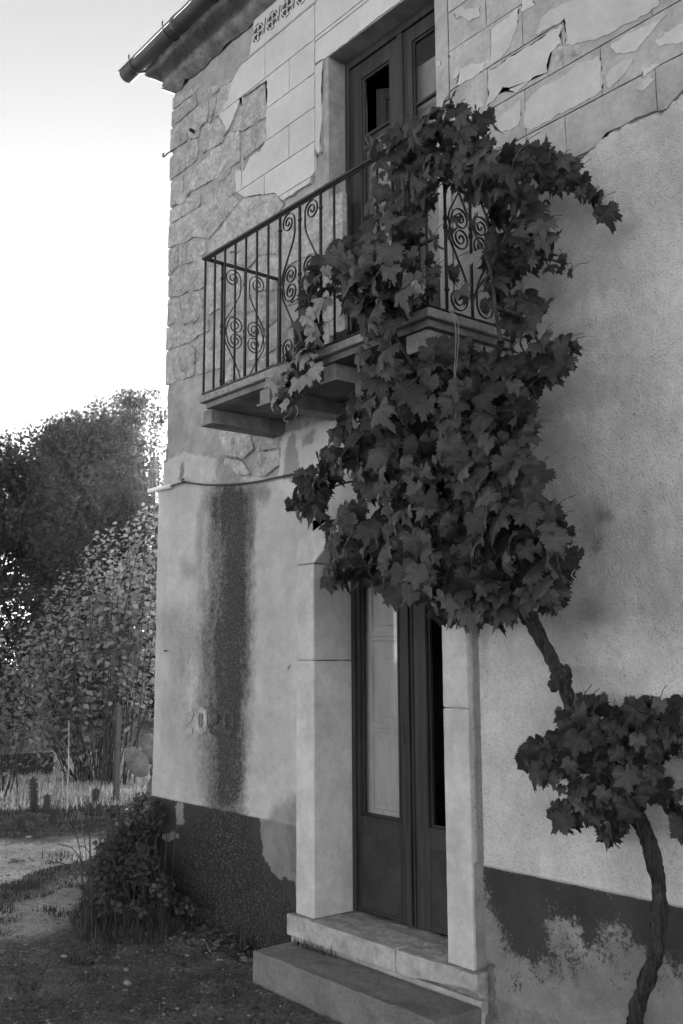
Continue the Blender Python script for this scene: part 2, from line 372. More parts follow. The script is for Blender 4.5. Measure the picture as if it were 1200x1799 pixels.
# under-balcony smooth coat with scabs
sm = wmask([(498, 760), (640, 725), (640, 870), (560, 915), (505, 880), (492, 840)], .02); tone = paint(tone, sm, .50)
for p in ([(512, 770), (520, 762), (525, 790), (528, 830), (515, 850), (500, 845), (503, 800)], [(535, 770), (552, 757), (556, 770), (550, 783), (535, 787)]):
    tone = paint(tone, wmask(p, .008), .27)
# damp smears on the left bay
for p, v, s in (([(352, 880), (366, 870), (372, 900), (372, 1030), (366, 1060), (345, 1080), (352, 1000), (345, 950)], .27, .03),
                ([(372, 900), (368, 1030), (360, 1035), (357, 960), (362, 900)], .42, .012),
                ([(275, 1120), (275, 1070), (330, 1060), (350, 1100), (348, 1150), (320, 1190), (335, 1270), (320, 1260), (300, 1180)], .30, .09),
                ([(320, 985), (355, 985), (350, 1015), (320, 1010)], .27, .05),
                ([(278, 1200), (300, 1190), (330, 1240), (345, 1290), (360, 1390), (330, 1400), (300, 1330)], .36, .10),
                ([(440, 850), (478, 850), (478, 870), (468, 890), (455, 870), (448, 960), (440, 960)], .22, .03),
                ([(300, 850), (340, 850), (340, 900), (300, 880)], .38, .06),
                ([(316, 845), (322, 818), (327, 812), (324, 840)], .12, .006),
                ([(470, 1440), (490, 1410), (528, 1390), (528, 1450), (480, 1470)], .22, .04),
                ([(1000, 900), (1070, 880), (1075, 915), (1050, 970), (1020, 960)], .25, .07), ([(1010, 1060), (1060, 1060), (1060, 1100), (1020, 1100)], .28, .05),
                ([(960, 740), (1010, 760), (1010, 900), (960, 880)], .31, .10), ([(940, 1100), (1010, 1090), (1080, 1180), (1090, 1240), (1000, 1200)], .33, .12),
                ([(840, 1060), (860, 1060), (860, 1200), (845, 1200)], .33, .04),
                ([(1050, 905), (1075, 895), (1075, 915), (1055, 925)], .17, .02), ([(1040, 950), (1060, 955), (1055, 970), (1040, 965)], .17, .015),
                ([(510, 1175), (513, 1170), (514, 1180), (510, 1182)], .03, .006), ([(965, 355), (970, 350), (971, 362), (967, 368)], .04, .006)):
    tone = paint(tone, wmask(p, s)*.8, v)
streaks = fbm(WX*9, WZ*.8, 91); tone = tone*(1-.16*plaster*(streaks-.45))
# plinth zone under z 0.74
pz = (WZ < .742+.006*(fine-.5)) & (WX > -7)
tone = np.where(pz, .20+.10*(fine-.5), tone)
Lp = wmask([(200, 1380), (462, 1428), (466, 1470), (462, 1500), (478, 1528), (497, 1552), (506, 1538), (520, 1545), (528, 1580), (528, 1900), (200, 1900)], .02)
Lp = Lp*(1-.9*wmask([(288, 1468), (300, 1459), (318, 1463), (320, 1472), (296, 1478)], .015))*(1-.8*wmask([(313, 1405), (327, 1408), (326, 1450), (315, 1450)], .012))
Rp = wmask([(848, 1500), (1260, 1580), (1260, 1700), (1180, 1690), (1110, 1650), (1080, 1600), (1060, 1605), (1070, 1650), (1080, 1700), (1050, 1680), (1020, 1640), (1000, 1600), (965, 1590), (975, 1640), (975, 1690), (930, 1690), (890, 1670), (870, 1600), (850, 1560)], .10)
Rs = wmask([(850, 1530), (1260, 1620), (1260, 1760), (880, 1760)], .12)*.38
nwall = fbm(WX*5+3, WZ*5, 44)
paintm = np.where(pz, np.where(WX < -4, Lp*.95, np.maximum(Rp*.98, Rs*(.6+.8*(nwall)))), -1.)
paintm = np.where(pz & (WX > -2.1), np.clip(.2+1.2*(WZ-.25), 0, 1), paintm)
# moss column and the black damp at the foot
mo = wmask([(346, 850), (480, 850), (458, 890), (446, 960), (450, 1080), (448, 1180), (445, 1290), (436, 1400), (434, 1440), (358, 1440), (344, 1300), (346, 1130), (344, 1090), (362, 1060), (366, 900)], .12)*(.44+.5*fbm(WX*6, WZ*1.5, 151))
mo = np.maximum(mo, wmask([(368, 850), (452, 850), (446, 1000), (447, 1150), (440, 1280), (432, 1430), (366, 1430), (362, 1300), (352, 1120), (370, 1040)], .09)*(.62+.48*fbm(WX*6, WZ*2.2, 141)))
mo = np.maximum(mo, wmask([(382, 845), (438, 845), (440, 1000), (440, 1150), (430, 1280), (420, 1430), (380, 1430), (376, 1300), (370, 1120), (382, 1040)], .08)*(.76+.4*fbm(WX*8, WZ*3, 143)))
mo = np.maximum(mo, wmask([(300, 1510), (330, 1470), (370, 1400), (430, 1400), (450, 1480), (490, 1560), (528, 1590), (528, 1900), (250, 1900), (290, 1560)], .10)*(.55+.55*fbm(WX*6, WZ*6, 144)))
mo = np.maximum(mo, wmask([(275, 1070), (350, 1040), (352, 1230), (300, 1200)], .12)*.30*fbm(WX*7, WZ*3, 145)*1.6)
mo = np.maximum(mo, wmask([(270, 1180), (345, 1230), (352, 1330), (320, 1290)], .10)*.30*fbm(WX*7, WZ*5, 146)*1.7)
mo = np.maximum(mo, wmask([(380, 800), (430, 790), (430, 860), (380, 860)], .06)*.55)
mo = np.maximum(mo, wmask([(520, 1400), (500, 1420), (515, 1560), (528, 1560), (528, 1400)], .04)*.35)
mo = mo*(1-.25*wmask([(470, 1600), (500, 1570), (500, 1640), (460, 1640)], .05))
mo = np.where(WX > -4.57, np.where(pz & (WX > -3.2), .12+.2*(WZ < .2), 0.), mo)
mo = mo - .06
grit = np.where(rough > .5, np.where(WX > -3.3, .95, .3), np.where(lo_left > .5, .35, .5))
grit = np.where(pz, .5, grit)
Yf = .011-.021*plaster+.006*(fine-.5)+.010*(big-.5)+.004*(fbm(WX*40, WZ*40, 4, 2)-.5)
Yf = Yf+.03*((fbm(WX*14, WZ*14, 12)-.45))*(1-plaster)*(WX < -4.3)
Yf = Yf-.006*pz
seam = (WX > -3.245) & (WX < -3.195+.012*(fine-.5)) & (WZ < 2.3); Yf = np.where(seam, .006+.012*(fine-.5), Yf); tone = np.where(seam, .22+.12*(fine-.5), tone); paintm = np.where(seam, -1., paintm)
brk = wmask([(842, 1700), (868, 1690), (875, 1740), (876, 1790), (862, 1785), (845, 1760)], .0); Yf = Yf+.02*brk; tone = paint(tone, brk, .14); paintm = np.where(brk > .5, -1., paintm)
WX2 = np.where((WZ > 2.83+.02*fine) & (WX < -6.14), np.maximum(WX, -6.165+.012*(fine-.5)), WX+.010*(fine-.5)*(WX < -6.2))
V = np.stack([WX2.ravel(), Yf.ravel(), WZ.ravel()], 1); nx_, nz_n = WX.shape
I = np.arange(nx_*nz_n).reshape(nx_, nz_n)
cxm = (WX[:-1, :-1]+WX[1:, 1:])/2; czm = (WZ[:-1, :-1]+WZ[1:, 1:])/2
keep = ~(((cxm > -4.44) & (cxm < -3.37) & (czm < 2.42) & (czm > .0)) | ((cxm > UX0) & (cxm < UX1) & (czm > UZ0) & (czm < UZ1)))
F = np.stack([I[:-1, :-1], I[1:, :-1], I[1:, 1:], I[:-1, 1:]], -1)[keep]
me = npmesh('wall', V, F, True)
for n_, a_ in (('tone', tone), ('moss', mo), ('paint', paintm), ('grit', grit)): attr(me, n_, a_)
hobj(obj('wall', me, M_wall, H, 'mottled plaster front wall with a black damp streak and dark painted foot'))
# shell: side, back, floor slabs, roof
hobj(MB().box(-6.165, -5.9, .03, 7, -.3, 6.0).box(-6.235, -6.166, .02, 7, -.3, 2.84).build('side_wall', M_skim2, H))
hobj(MB().box(-5.9, 4, 6.75, 7, -.3, 6.0).box(3.75, 4, .03, 6.75, -.3, 6.0).build('back_wall', M_skim2, H))
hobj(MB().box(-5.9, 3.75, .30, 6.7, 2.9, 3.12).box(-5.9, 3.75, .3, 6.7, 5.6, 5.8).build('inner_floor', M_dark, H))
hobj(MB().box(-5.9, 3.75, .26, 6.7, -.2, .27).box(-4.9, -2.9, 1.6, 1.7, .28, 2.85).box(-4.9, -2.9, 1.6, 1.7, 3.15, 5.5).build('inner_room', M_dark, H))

def prism(poly, y0, y1, name, mt, parent, jit=.003, step=.03, seed=0, bev=.0, maxr=None):
    """flat-faced irregular plate: front at y0, back at y1"""
    r = random.Random(seed); P = []
    n = len(poly)
    for i in range(n):
        a = Vector(poly[i]); b = Vector(poly[(i+1) % n]); al = abs(a.x-b.x) < 1e-3 or abs(a.y-b.y) < 1e-3; k = max(1, int((b-a).length/(step if al else min(step, .012))))
        for t in range(k):
            q = a.lerp(b, t/k); e_ = 1 if jit > .004 else (.10 if abs(a.x-b.x) < 1e-3 or abs(a.y-b.y) < 1e-3 else .55)
            fx = (fbm(np.array([q.x*28.]), np.array([q.y*28.]), 5)[0]-.5)*.035*e_; fz = (fbm(np.array([q.x*28.]), np.array([q.y*28.]), 9)[0]-.5)*.035*e_
            P.append((q.x+fx+r.uniform(-jit, jit)*(.5 if e_ else 1), q.y+fz+r.uniform(-jit, jit)*(.5 if e_ else 1)))
    A = sum(P[i][0]*P[(i+1) % len(P)][1]-P[(i+1) % len(P)][0]*P[i][1] for i in range(len(P)))
    if A < 0: P.reverse()
    m = len(P); y0 = y0-(seed % 23)*.00007
    vs = [(p[0], y0, p[1]) for p in P]+[(p[0], y1, p[1]) for p in P]
    fs = [tuple(range(m))]+[(i, i+m, (i+1) % m+m, (i+1) % m) for i in range(m)]
    me = bpy.data.meshes.new(name); bm = bmesh.new(); bv = [bm.verts.new(v) for v in vs]
    for f in fs:
        try: bm.faces.new([bv[i] for i in f])
        except ValueError: pass
    bm.faces.ensure_lookup_table(); bmesh.ops.triangulate(bm, faces=[f for f in bm.faces if len(f.verts) > 4]); bmesh.ops.recalc_face_normals(bm, faces=bm.faces[:])
    bm.to_mesh(me); bm.free(); o = obj(name, me, mt, parent)
    return hobj(o) if parent is H else o
def rocky(poly, yfront, yback, name, mt, parent, seed=0, bulge=.012, cell=.022, rough_=.007, axis='Y'):
    """stone: outline with inner points, bulged and broken surface"""
    r = random.Random(seed); P = []; n = len(poly)
    for i in range(n):
        a = Vector(poly[i]); b = Vector(poly[(i+1) % n]); k = max(1, int((b-a).length/cell))
        for t in range(k):
            q = a.lerp(b, t/k); P.append(Vector((q.x+r.uniform(-.005, .005), q.y+r.uniform(-.005, .005))))
    m = len(P); xs = [p.x for p in P]; ys = [p.y for p in P]; inner = []
    PX = np.array([(p.x, p.y) for p in P]); x = min(xs)
    while x < max(xs):
        y = min(ys)
        while y < max(ys):
            q = (x+r.uniform(-.3, .3)*cell, y+r.uniform(-.3, .3)*cell)
            if inpoly(np.array([q[0]]), np.array([q[1]]), [tuple(p) for p in P])[0] and np.min(np.hypot(PX[:, 0]-q[0], PX[:, 1]-q[1])) > cell*.55: inner.append(Vector(q))
            y += cell
        x += cell
    allp = P+inner
    res = delaunay_2d_cdt([Vector((p.x, p.y)) for p in allp], [], [list(range(m))], 1, 1e-6)
    vv, ff = res[0], res[2]
    A = np.array([(v.x, v.y) for v in vv])
    B0 = PX; B1 = np.roll(PX, -1, 0)
    d = np.full(len(A), 9.)
    for a, b in zip(B0, B1):
        ab = b-a; l = (ab@ab)+1e-12; t = np.clip(((A-a)@ab)/l, 0, 1); d = np.minimum(d, np.hypot(*(A-(a+t[:, None]*ab)).T))
    hgt = bulge*(1-np.exp(-d/.018))+rough_*(fbm(A[:, 0]*22+seed, A[:, 1]*22, seed)-.5)*2*(d > .004)+.012*(fbm(A[:, 0]*6+seed, A[:, 1]*6, seed+5)-.5)*(d > .004)
    vs = [(A[i, 0], yfront-hgt[i], A[i, 1]) for i in range(len(A))]
    # rim -> back
    fs = [tuple(f) for f in ff]
    edges = {}
    for f in fs:
        for i in range(len(f)):
            e = (f[i], f[(i+1) % len(f)]); k = tuple(sorted(e)); edges.setdefault(k, []).append(e)
    base = len(vs); mp = {}
    for k, es in list(edges.items()):
        if len(es) == 1:
            a, b = es[0]
            for q in (a, b):
                if q not in mp: mp[q] = len(vs); vs.append((A[q, 0], yback, A[q, 1]))
            fs.append((b, a, mp[a], mp[b]))
    o = pyobj(name, vs, fs, mt, parent, False)
    bm = bmesh.new(); bm.from_mesh(o.data); bmesh.ops.recalc_face_normals(bm, faces=bm.faces[:]); bm.to_mesh(o.data); bm.free()
    return hobj(o) if parent is H else o

# rubble stones traced on the facade plane
def cA(p): return [(280+x/4, 100+y/4) for x, y in p]
def cB(p): return [(280+x/5, 380+y/5) for x, y in p]
def cZ(p): return [(200+x/2.4, y/2.4) for x, y in p]
def cC(p): return [(240+x/3, 600+y/3) for x, y in p]
ST = [cA(p) for p in (
 [(95, 378), (160, 322), (250, 258), (258, 330), (236, 362), (180, 405), (140, 445), (95, 478)],
 [(92, 290), (195, 238), (288, 190), (252, 248), (160, 312), (100, 360)],
 [(268, 262), (330, 217), (430, 187), (500, 152), (503, 162), (430, 212), (350, 284), (268, 325)],
 [(180, 430), (250, 358), (338, 303), (342, 380), (322, 455), (287, 478), (272, 556), (205, 576), (185, 500)],
 [(350, 302), (397, 283), (380, 390), (346, 462)],
 [(404, 272), (432, 212), (500, 170), (508, 190), (470, 298), (448, 398), (415, 412), (388, 420), (396, 330)],
 [(95, 492), (158, 467), (180, 490), (190, 580), (92, 650)],
 [(90, 705), (120, 642), (200, 594), (262, 573), (266, 650), (256, 726), (180, 785), (87, 852)],
 [(284, 560), (302, 492), (372, 458), (415, 428), (470, 515), (436, 596), (350, 646), (292, 676)],
 [(350, 664), (440, 616), (492, 536), (556, 514), (562, 600), (556, 726), (440, 826), (340, 876), (203, 952), (184, 880), (212, 802), (290, 742), (336, 700)],
 [(584, 304), (700, 216), (762, 172), (757, 300), (752, 415), (580, 514), (510, 518)],
 [(584, 532), (748, 436), (746, 586), (640, 676), (574, 726)],
 [(92, 874), (162, 824), (162, 955), (186, 972), (92, 1044)],
 [(95, 1066), (190, 990), (286, 964), (286, 1036), (92, 1162)],
 [(300, 955), (430, 874), (556, 768), (576, 820), (536, 944), (480, 1004), (400, 1052), (300, 1034)])]
ST += [cZ(p) for p in ([(242, 944), (370, 864), (498, 824), (524, 850), (478, 908), (398, 1004), (330, 996), (308, 1016), (242, 1036)],
 [(404, 1012), (452, 962), (494, 892), (550, 834), (678, 814), (712, 860), (688, 896), (560, 976), (422, 1056), (392, 1074)],)]
ST += [cB(p) for p in ([(95, 280), (148, 263), (162, 330), (148, 448), (106, 506), (90, 498)],
 [(170, 252), (202, 247), (188, 418), (166, 428)], [(208, 252), (230, 247), (228, 408), (200, 422)],
 [(262, 222), (398, 214), (396, 326), (330, 386), (243, 416), (252, 300)],
 [(106, 524), (160, 464), (300, 414), (388, 394), (408, 440), (398, 614), (320, 646), (260, 646), (182, 694), (82, 710)],
 [(80, 728), (162, 724), (176, 800), (162, 914), (77, 954)],
 [(188, 742), (260, 674), (328, 660), (376, 740), (370, 848), (300, 934), (200, 944), (184, 900)],
 [(75, 974), (190, 964), (310, 954), (418, 906), (428, 996), (330, 1044), (270, 1104), (70, 1164)],
 [(70, 1184), (268, 1124), (306, 1180), (296, 1396), (68, 1476)],
 [(322, 1084), (400, 1054), (540, 984), (698, 934), (716, 1100), (636, 1244), (500, 1344), (330, 1384)],
 [(430, 444), (640, 444), (736, 500), (716, 636), (600, 774), (430, 856)],
 [(604, 804), (760, 686), (936, 694), (946, 776), (760, 854), (604, 876)],
 [(454, 894), (580, 894), (760, 884), (930, 786), (1036, 746), (1036, 896), (900, 1004), (740, 1054), (566, 986)],
 [(764, 1084), (900, 1036), (1046, 924), (1046, 1136), (930, 1216), (784, 1274)],
 [(604, 1284), (780, 1304), (1036, 1184), (1036, 1286), (800, 1386), (566, 1474)],
 [(724, 184), (860, 144), (950, 86), (1046, 104), (1036, 326), (880, 326), (770, 456), (654, 400)],
 [(884, 354), (1036, 354), (1036, 636), (960, 656), (804, 636), (784, 480)])]
ST += [[(495, 402), (545, 362), (600, 336), (601, 420), (560, 438), (499, 468)], [(499, 480), (560, 450), (603, 432), (604, 499), (560, 518), (501, 538)],
       [(501, 550), (560, 532), (605, 511), (605, 578), (501, 625)]]
ST += [cC(p) for p in ([(432, 470), (600, 482), (616, 560), (560, 616), (470, 596)], [(612, 488), (768, 497), (763, 560), (640, 578)],
       [(472, 612), (560, 632), (596, 698), (500, 712), (452, 660)], [(642, 592), (758, 572), (758, 648), (670, 712), (610, 698)])]
for i, p in enumerate(ST):
    w = XZ(p, .0); corner = min(q[0] for q in w) < -6.12
    if corner: w = [((q[0] if q[0] > -6.12 else -6.185+.012*math.sin(i*7)), q[1]) for q in w]
    low = i >= len(ST)-4
    rocky(w, .004 if not low else -.004, .22 if corner else .05, 'stone', M_stone, H, seed=i+1, bulge=.006 if not low else .005, rough_=.010 if not low else .016)

MR = random.Random(314)
for i, (px, py, rx, rz_) in enumerate([(330, 190, .10, .05), (352, 300, .16, .06), (322, 345, .12, .05), (395, 300, .12, .08), (330, 410, .14, .05), (372, 372, .12, .05), (345, 470, .16, .06), (318, 560, .12, .09), (420, 430, .14, .05), (395, 520, .12, .08), (455, 560, .13, .06), (360, 600, .16, .05), (520, 420, .10, .06), (540, 560, .09, .09), (430, 640, .14, .04), (330, 640, .10, .08), (395, 230, .07, .05), (310, 245, .05, .07)]):
    c = onY(px, py); pl = []
    for k in range(11):
        a = 2*math.pi*k/11; q = MR.uniform(.5, 1.1); pl.append((max(c[0]+rx*q*math.cos(a)+.25*rz_*math.sin(a), -6.15), c[2]+rz_*q*math.sin(a)))
    rocky(pl, -.001, .03, 'mortar_patch', M_mortar, H, seed=700+i, bulge=.008, rough_=.008, cell=.018)

# scored smooth plaster blocks of the upper floor
def clip(poly, x0, x1, z0, z1):
    def cl(P, f, it):
        out = []
        for i in range(len(P)):
            a, b = P[i-1], P[i]; fa, fb = f(a), f(b)
            if (fa >= 0) != (fb >= 0): t = fa/(fa-fb); out.append((a[0]+(b[0]-a[0])*t, a[1]+(b[1]-a[1])*t))
            if fb >= 0: out.append(b)
        return out
    for f in (lambda p: p[0]-x0, lambda p: x1-p[0], lambda p: p[1]-z0, lambda p: z1-p[1]):
        poly = cl(poly, f, 0)
        if len(poly) < 3: return []
    return poly
def area(P): return abs(sum(P[i-1][0]*P[i][1]-P[i][0]*P[i-1][1] for i in range(len(P))))/2
regL = XZ([(443, 75), (434.5, 103), (421, 122), (407, 147), (402, 172), (392, 197), (387, 203), (400, 231), (407, 217), (425, 172), (470, 141), (471, 160), (469, 205), (469, 247), (460, 265), (442, 275), (430, 300), (416, 300), (415, 315), (416, 337), (430, 347), (455, 342), (485, 340), (492, 347), (500, 352), (520, 337), (545, 322), (554, 300)])
regL = [p for p in regL]+[(-4.415, 4.9), (-4.415, 5.6), (-5.13, 5.6)]
courses = [4.27, 4.49, 4.70, 4.92, 5.14, 5.36, 5.595]
g = .0028; sd = 100
for ci in range(len(courses)-1):
    z0, z1 = courses[ci], courses[ci+1]
    js = [-5.475, -4.946, -4.417] if ci % 2 == 1 else [-5.74, -5.21, -4.68, -4.417]
    for a, b in zip(js[:-1], js[1:]):
        P = clip(regL, a+g, b-g, z0+g, z1-g)
        if len(P) > 2 and area(P) > .002: sd += 1; prism(P, -.006, .014, 'plaster_block', M_skim, H, jit=.0018, step=.035, seed=sd)
# surround of the balcony door and the band above it
for P in ([(-4.412, 5.181), (-4.338, 5.181), (-4.354, 5.0), (-4.342, 4.86), (-4.362, 4.72), (-4.372, 4.62), (-4.392, 4.60), (-4.412, 4.66)],
          [(-4.413, 5.20), (-4.413, 5.335), (-3.30, 5.335), (-3.30, 5.20), (-3.5, 5.185), (-3.8, 5.19), (-4.1, 5.185), (-4.28, 5.183)],
          [(-4.413, 5.342), (-4.413, 5.365), (-3.30, 5.365), (-3.30, 5.342)], [(-4.413, 5.371), (-4.413, 5.595), (-3.80, 5.595), (-3.80, 5.371)], [(-3.794, 5.371), (-3.794, 5.595), (-3.30, 5.595), (-3.30, 5.371)]):
    sd += 1; prism(P, -.007, .014, 'plaster_block', M_skim, H, jit=.002, step=.03, seed=sd)
prism([(UX1+.001, 3.14), (UX1+.001, 5.19), (-3.304, 5.19), (-3.304, 3.14)], -.005, .014, 'plaster_block', M_skim2, H, jit=.001, seed=4)
# worn blocks right of the balcony door
regR = [(-3.298, 5.595), (-3.298, 3.2)]+[(-3.0, 3.2), (-2.98, 3.45)]+XZ([(930, 380), (965, 332), (1003, 288), (1045, 258), (1066, 234), (1120, 208), (1172, 190), (1200, 160)])+[(-1.6, 4.1), (-1.6, 5.595)]
cz = [3.16, 3.38, 3.60, 3.82, 4.04, 4.27, 4.49, 4.705, 4.92, 5.14, 5.36, 5.595]
for ci in range(len(cz)-1):
    z0, z1 = cz[ci], cz[ci+1]
    js = [-3.298, -3.04, -2.59, -2.13, -1.6] if ci % 2 == 1 else [-3.298, -2.815, -2.39, -1.92, -1.6]
    for a, b in zip(js[:-1], js[1:]):
        P = clip(regR, a+g*.8, b-g*.8, z0+g, z1-g)
        if len(P) > 2 and area(P) > .002: sd += 1; prism(P, -.004, .014, 'plaster_block', M_skim2, H, jit=.002, step=.035, seed=sd)
def cR(p): return [(700+x/2.4, y/2.4) for x, y in p]
FL = [cR(p) for p in ([(240, 50), (262, 25), (285, 40), (350, 30), (345, 70), (300, 95), (270, 75), (245, 80)],
 [(392, 130), (515, 36), (505, 100), (478, 200), (440, 245), (396, 268)], [(384, 300), (500, 225), (690, 112), (685, 190), (640, 225), (632, 300), (560, 345), (500, 390), (450, 365), (400, 430), (380, 450)],
 [(580, 158), (605, 80), (720, 5), (830, -40), (1100, -60), (1098, 30), (1050, 60), (900, 150), (760, 190), (712, 190), (702, 90)],
 [(900, 196), (960, 150), (1130, 76), (1060, 150), (1010, 215), (960, 232), (930, 225)],
 [(235, 340), (250, 290), (370, 262), (360, 300), (310, 335), (252, 362), (262, 320)], [(270, 320), (295, 310), (285, 335), (262, 342)],
 [(405, 520), (520, 425), (520, 520), (470, 555), (430, 550)], [(536, 438), (620, 360), (700, 325), (760, 270), (850, 240), (872, 300), (870, 380), (700, 476), (560, 555), (538, 540)],
 [(880, 330), (900, 290), (960, 250), (1000, 250), (940, 340), (895, 380)], [(1000, 380), (1060, 330), (1085, 330), (1040, 385)],
 [(1085, 175), (1180, 110), (1250, 90), (1250, 180), (1100, 200)], [(165, 258), (182, 258), (180, 285), (168, 285)], [(218, 225), (228, 215), (230, 250), (218, 250)], [(285, 440), (303, 425), (298, 440)],
 [(330, 440), (350, 425), (360, 450), (330, 470)], [(525, 10), (560, -10), (580, 30), (530, 45)], [(1030, 300), (1080, 270), (1100, 285), (1040, 330)])]
for i, p in enumerate(FL):
    prism(XZ(p), -.0075, .0, 'plaster_flake', M_flake, H, jit=.0045, step=.011, seed=500+i)
# pitted hole with broken stones
for i, p in enumerate((cR([(650, 205), (680, 190), (710, 195), (715, 240), (700, 262), (660, 262)]), cR([(715, 190), (760, 195), (765, 230), (720, 250)]))):
    rocky(XZ(p), -.0055, .03, 'stone', M_stone, H, seed=200+i, bulge=.004, rough_=.008, cell=.014)
# frieze band and painted stencil
hobj(prism([(-5.13, 5.612), (-5.10, 5.75), (-5.07, 5.86), (-1.6, 5.86), (-1.6, 5.612)], -.005, .014, 'frieze_band', M_skim, H, jit=.002, seed=9))
hobj(MB().box(-5.19, 4, -.010, .012, 5.596, 5.610).build('string_course', M_skim2, H))
hobj(MB().box(-1.6, 4, -.004, .012, 3.9, 5.596).box(-1.6, 4, -.004, .012, 5.612, 5.86).build('upper_plaster', M_skim2, H))
def rosette(cx, zc, Rr, first):
    b = MB(); y = -.0062
    def sect(r0, r1, a0, a1, n=6):
        vs = []; 
        for k in range(n+1):
            a = a0+(a1-a0)*k/n; vs += [(cx+r0*math.cos(a), y, zc+r0*math.sin(a)), (cx+r1*math.cos(a), y, zc+r1*math.sin(a))]
        b.add(vs, [(2*k, 2*k+1, 2*k+3, 2*k+2) for k in range(n)])
    for q in range(4):
        a = q*math.pi/2+math.pi/4*0+.22; sect(Rr*.22, Rr*.74, a, a+math.pi/2-.44)
    for q in range(6): a = q*math.pi/3+.3; sect(Rr*.86, Rr, a, a+.72)
    sect(0, Rr*.10, 0, 2*math.pi, 8)
    # linking S bars
    for s in (-1, 1):
        pts = [(cx+Rr*1.0, zc+s*Rr*.55*-1), (cx+Rr*1.45, zc+s*Rr*.75)]
        x0, z0 = pts[0]; x1, z1 = pts[1]
        if s == 1: b.add([(x0, y, z0-.008), (x0+.012, y, z0-.012), (x1, y, z1+.008), (x1-.012, y, z1+.012)], [(0, 1, 2, 3)])
    o = b.build('stencil_rosette', M_print, H); hobj(o)
c0 = onY(454.5, 57.7); c1 = onY(479.5, 36)
stp = c1[0]-c0[0]
for k in range(18): rosette(c0[0]+k*stp, (c0[2]+c1[2])/2, stp*.40, k == 0)
# faded house number-like marks painted on the plaster
def strokes(x, z, w, h, segs, mt, lab=None, wd=.2):
    b = MB()
    for i in range(len(segs)-1):
        (a0, b0), (a1, b1) = segs[i], segs[i+1]; p = Vector((x+a0*w, z+b0*h)); q = Vector((x+a1*w, z+b1*h)); d = (q-p).normalized(); n = Vector((-d.y, d.x))*w*wd
        y = -.0138-.0004*(i % 2)
        b.add([(p.x+n.x, y, p.y+n.y), (q.x+n.x, y, q.y+n.y), (q.x-n.x, y, q.y-n.y), (p.x-n.x, y, p.y-n.y)], [(0, 1, 2, 3)])
    hobj(b.build('painted_digit', mt, H, label=lab))
M_dig = mat('faded_paint', .36, var=.3, scale=12, bump=.2, fine=.2); M_dig2 = mat('nearly_gone_paint', .085, var=.5, scale=30, bump=.2, fine=.4)
two = [(0, .85), (.4, 1), (.9, .9), (.9, .65), (.2, .35), (0, .1), (.5, .0), (1, -.1)]; zero = [(.2, 1), (0, .8), (0, .2), (.2, 0), (.8, 0), (1, .2), (1, .8), (.8, 1), (.2, 1)]
for k, (px0, seg, mt_) in enumerate(((326, two, M_dig), (349, zero, M_dig), (371, two, M_dig2), (397, zero, M_dig2))):
    a = onY(px0, 1281+k*2); b_ = onY(px0+15, 1246+k*2); strokes(a[0], a[2], b_[0]-a[0], b_[2]-a[2], seg, mt_)

# ---- cornice, roof, gutter
prof = [(0, 5.835), (.022, 5.85), (.045, 5.862), (.068, 5.885), (.07, 5.905), (.062, 5.925), (.085, 5.945), (.12, 5.965), (.135, 5.985), (.14, 6.01), (.15, 6.02), (.19, 6.035), (.2, 6.06), (.21, 6.085)]
def sweep(name, prof, n, mt, x_end=4.0):
    xs = np.concatenate([np.linspace(0, 3.2, n), np.linspace(3.3, x_end+6.165, 8)])
    V = []; 
    for i, (o, z) in enumerate(prof):
        for x in xs:
            e = max(0., 1-x/1.6)
            nn = (fbm(np.array([x*9.]), np.array([i*.9]), 3)[0]-.5)*.08*e+(fbm(np.array([x*30.]), np.array([i*1.7]), 6)[0]-.5)*.045*e
            oo = max(o+nn, -.01); V.append((-6.165-oo*max(0, 1-x/.0001) + x - (oo if x == 0 else 0)*0, -oo, z+nn*.6))
    m = len(xs); F = [(i*m+j, i*m+j+1, (i+1)*m+j+1, (i+1)*m+j) for i in range(len(prof)-1) for j in range(m-1)]
    # return along the side wall
    base = len(V); ys = np.linspace(0, 1, 12)
    for i, (o, z) in enumerate(prof):
        p0 = V[i*m]
        for t in ys: V.append((p0[0], p0[1]+t*(7-p0[1]), p0[2]))
    F += [(base+i*12+j+1, base+i*12+j, base+(i+1)*12+j, base+(i+1)*12+j+1) for i in range(len(prof)-1) for j in range(11)]
    o = pyobj(name, V, F, mt, H, True); return hobj(o)
sweep('cornice', prof, 160, M_corn)
hobj(MB().box(-6.385, 4, -.21, .2, 6.087, 6.11).box(-6.385, -6.0, .2, 7.1, 6.087, 6.11).box(-6.0, 4, .2, 7.1, 6.02, 6.10).build('roof', M_tile, H))
def barrel(x, y0, y1, z, r=.075):
    b = MB(); vs = []; n = 8
    for (y, zz, rr) in ((y0, z, r), (y1, z+(y1-y0)*.32, r*.82)):
        for k in range(n+1):
            a = math.pi*k/n
            for q in (rr, rr-.013): vs.append((x+q*math.cos(a), y, zz+q*math.sin(a)*.8))
    m = 2*(n+1); fs = []
    for k in range(n):
        a = 2*k; fs += [(a, a+2, m+a+2, m+a), (a+1, m+a+1, m+a+3, a+3), (a, a+1, a+3, a+2), (m+a, m+a+2, m+a+3, m+a+1)]
    b.add(vs, fs); return b
t0 = None
for k in range(44):
    x = -6.33+k*.165
    for q in range(3):
        y = -.30+q*.36
        if t0 is None:
            t0 = hobj(barrel(0, 0, .42, 0).build('roof_tile', M_tile, H)); c = t0
        else: c = copyobj(t0)
        c.location = (x+random.uniform(-.012, .012), y+random.uniform(-.025, .012)+.07, 6.065+q*.115); c.rotation_euler = (0, random.uniform(-.06, .06), random.uniform(-.03, .03))
GYc, GZc, GR = -.262, 6.0, .062
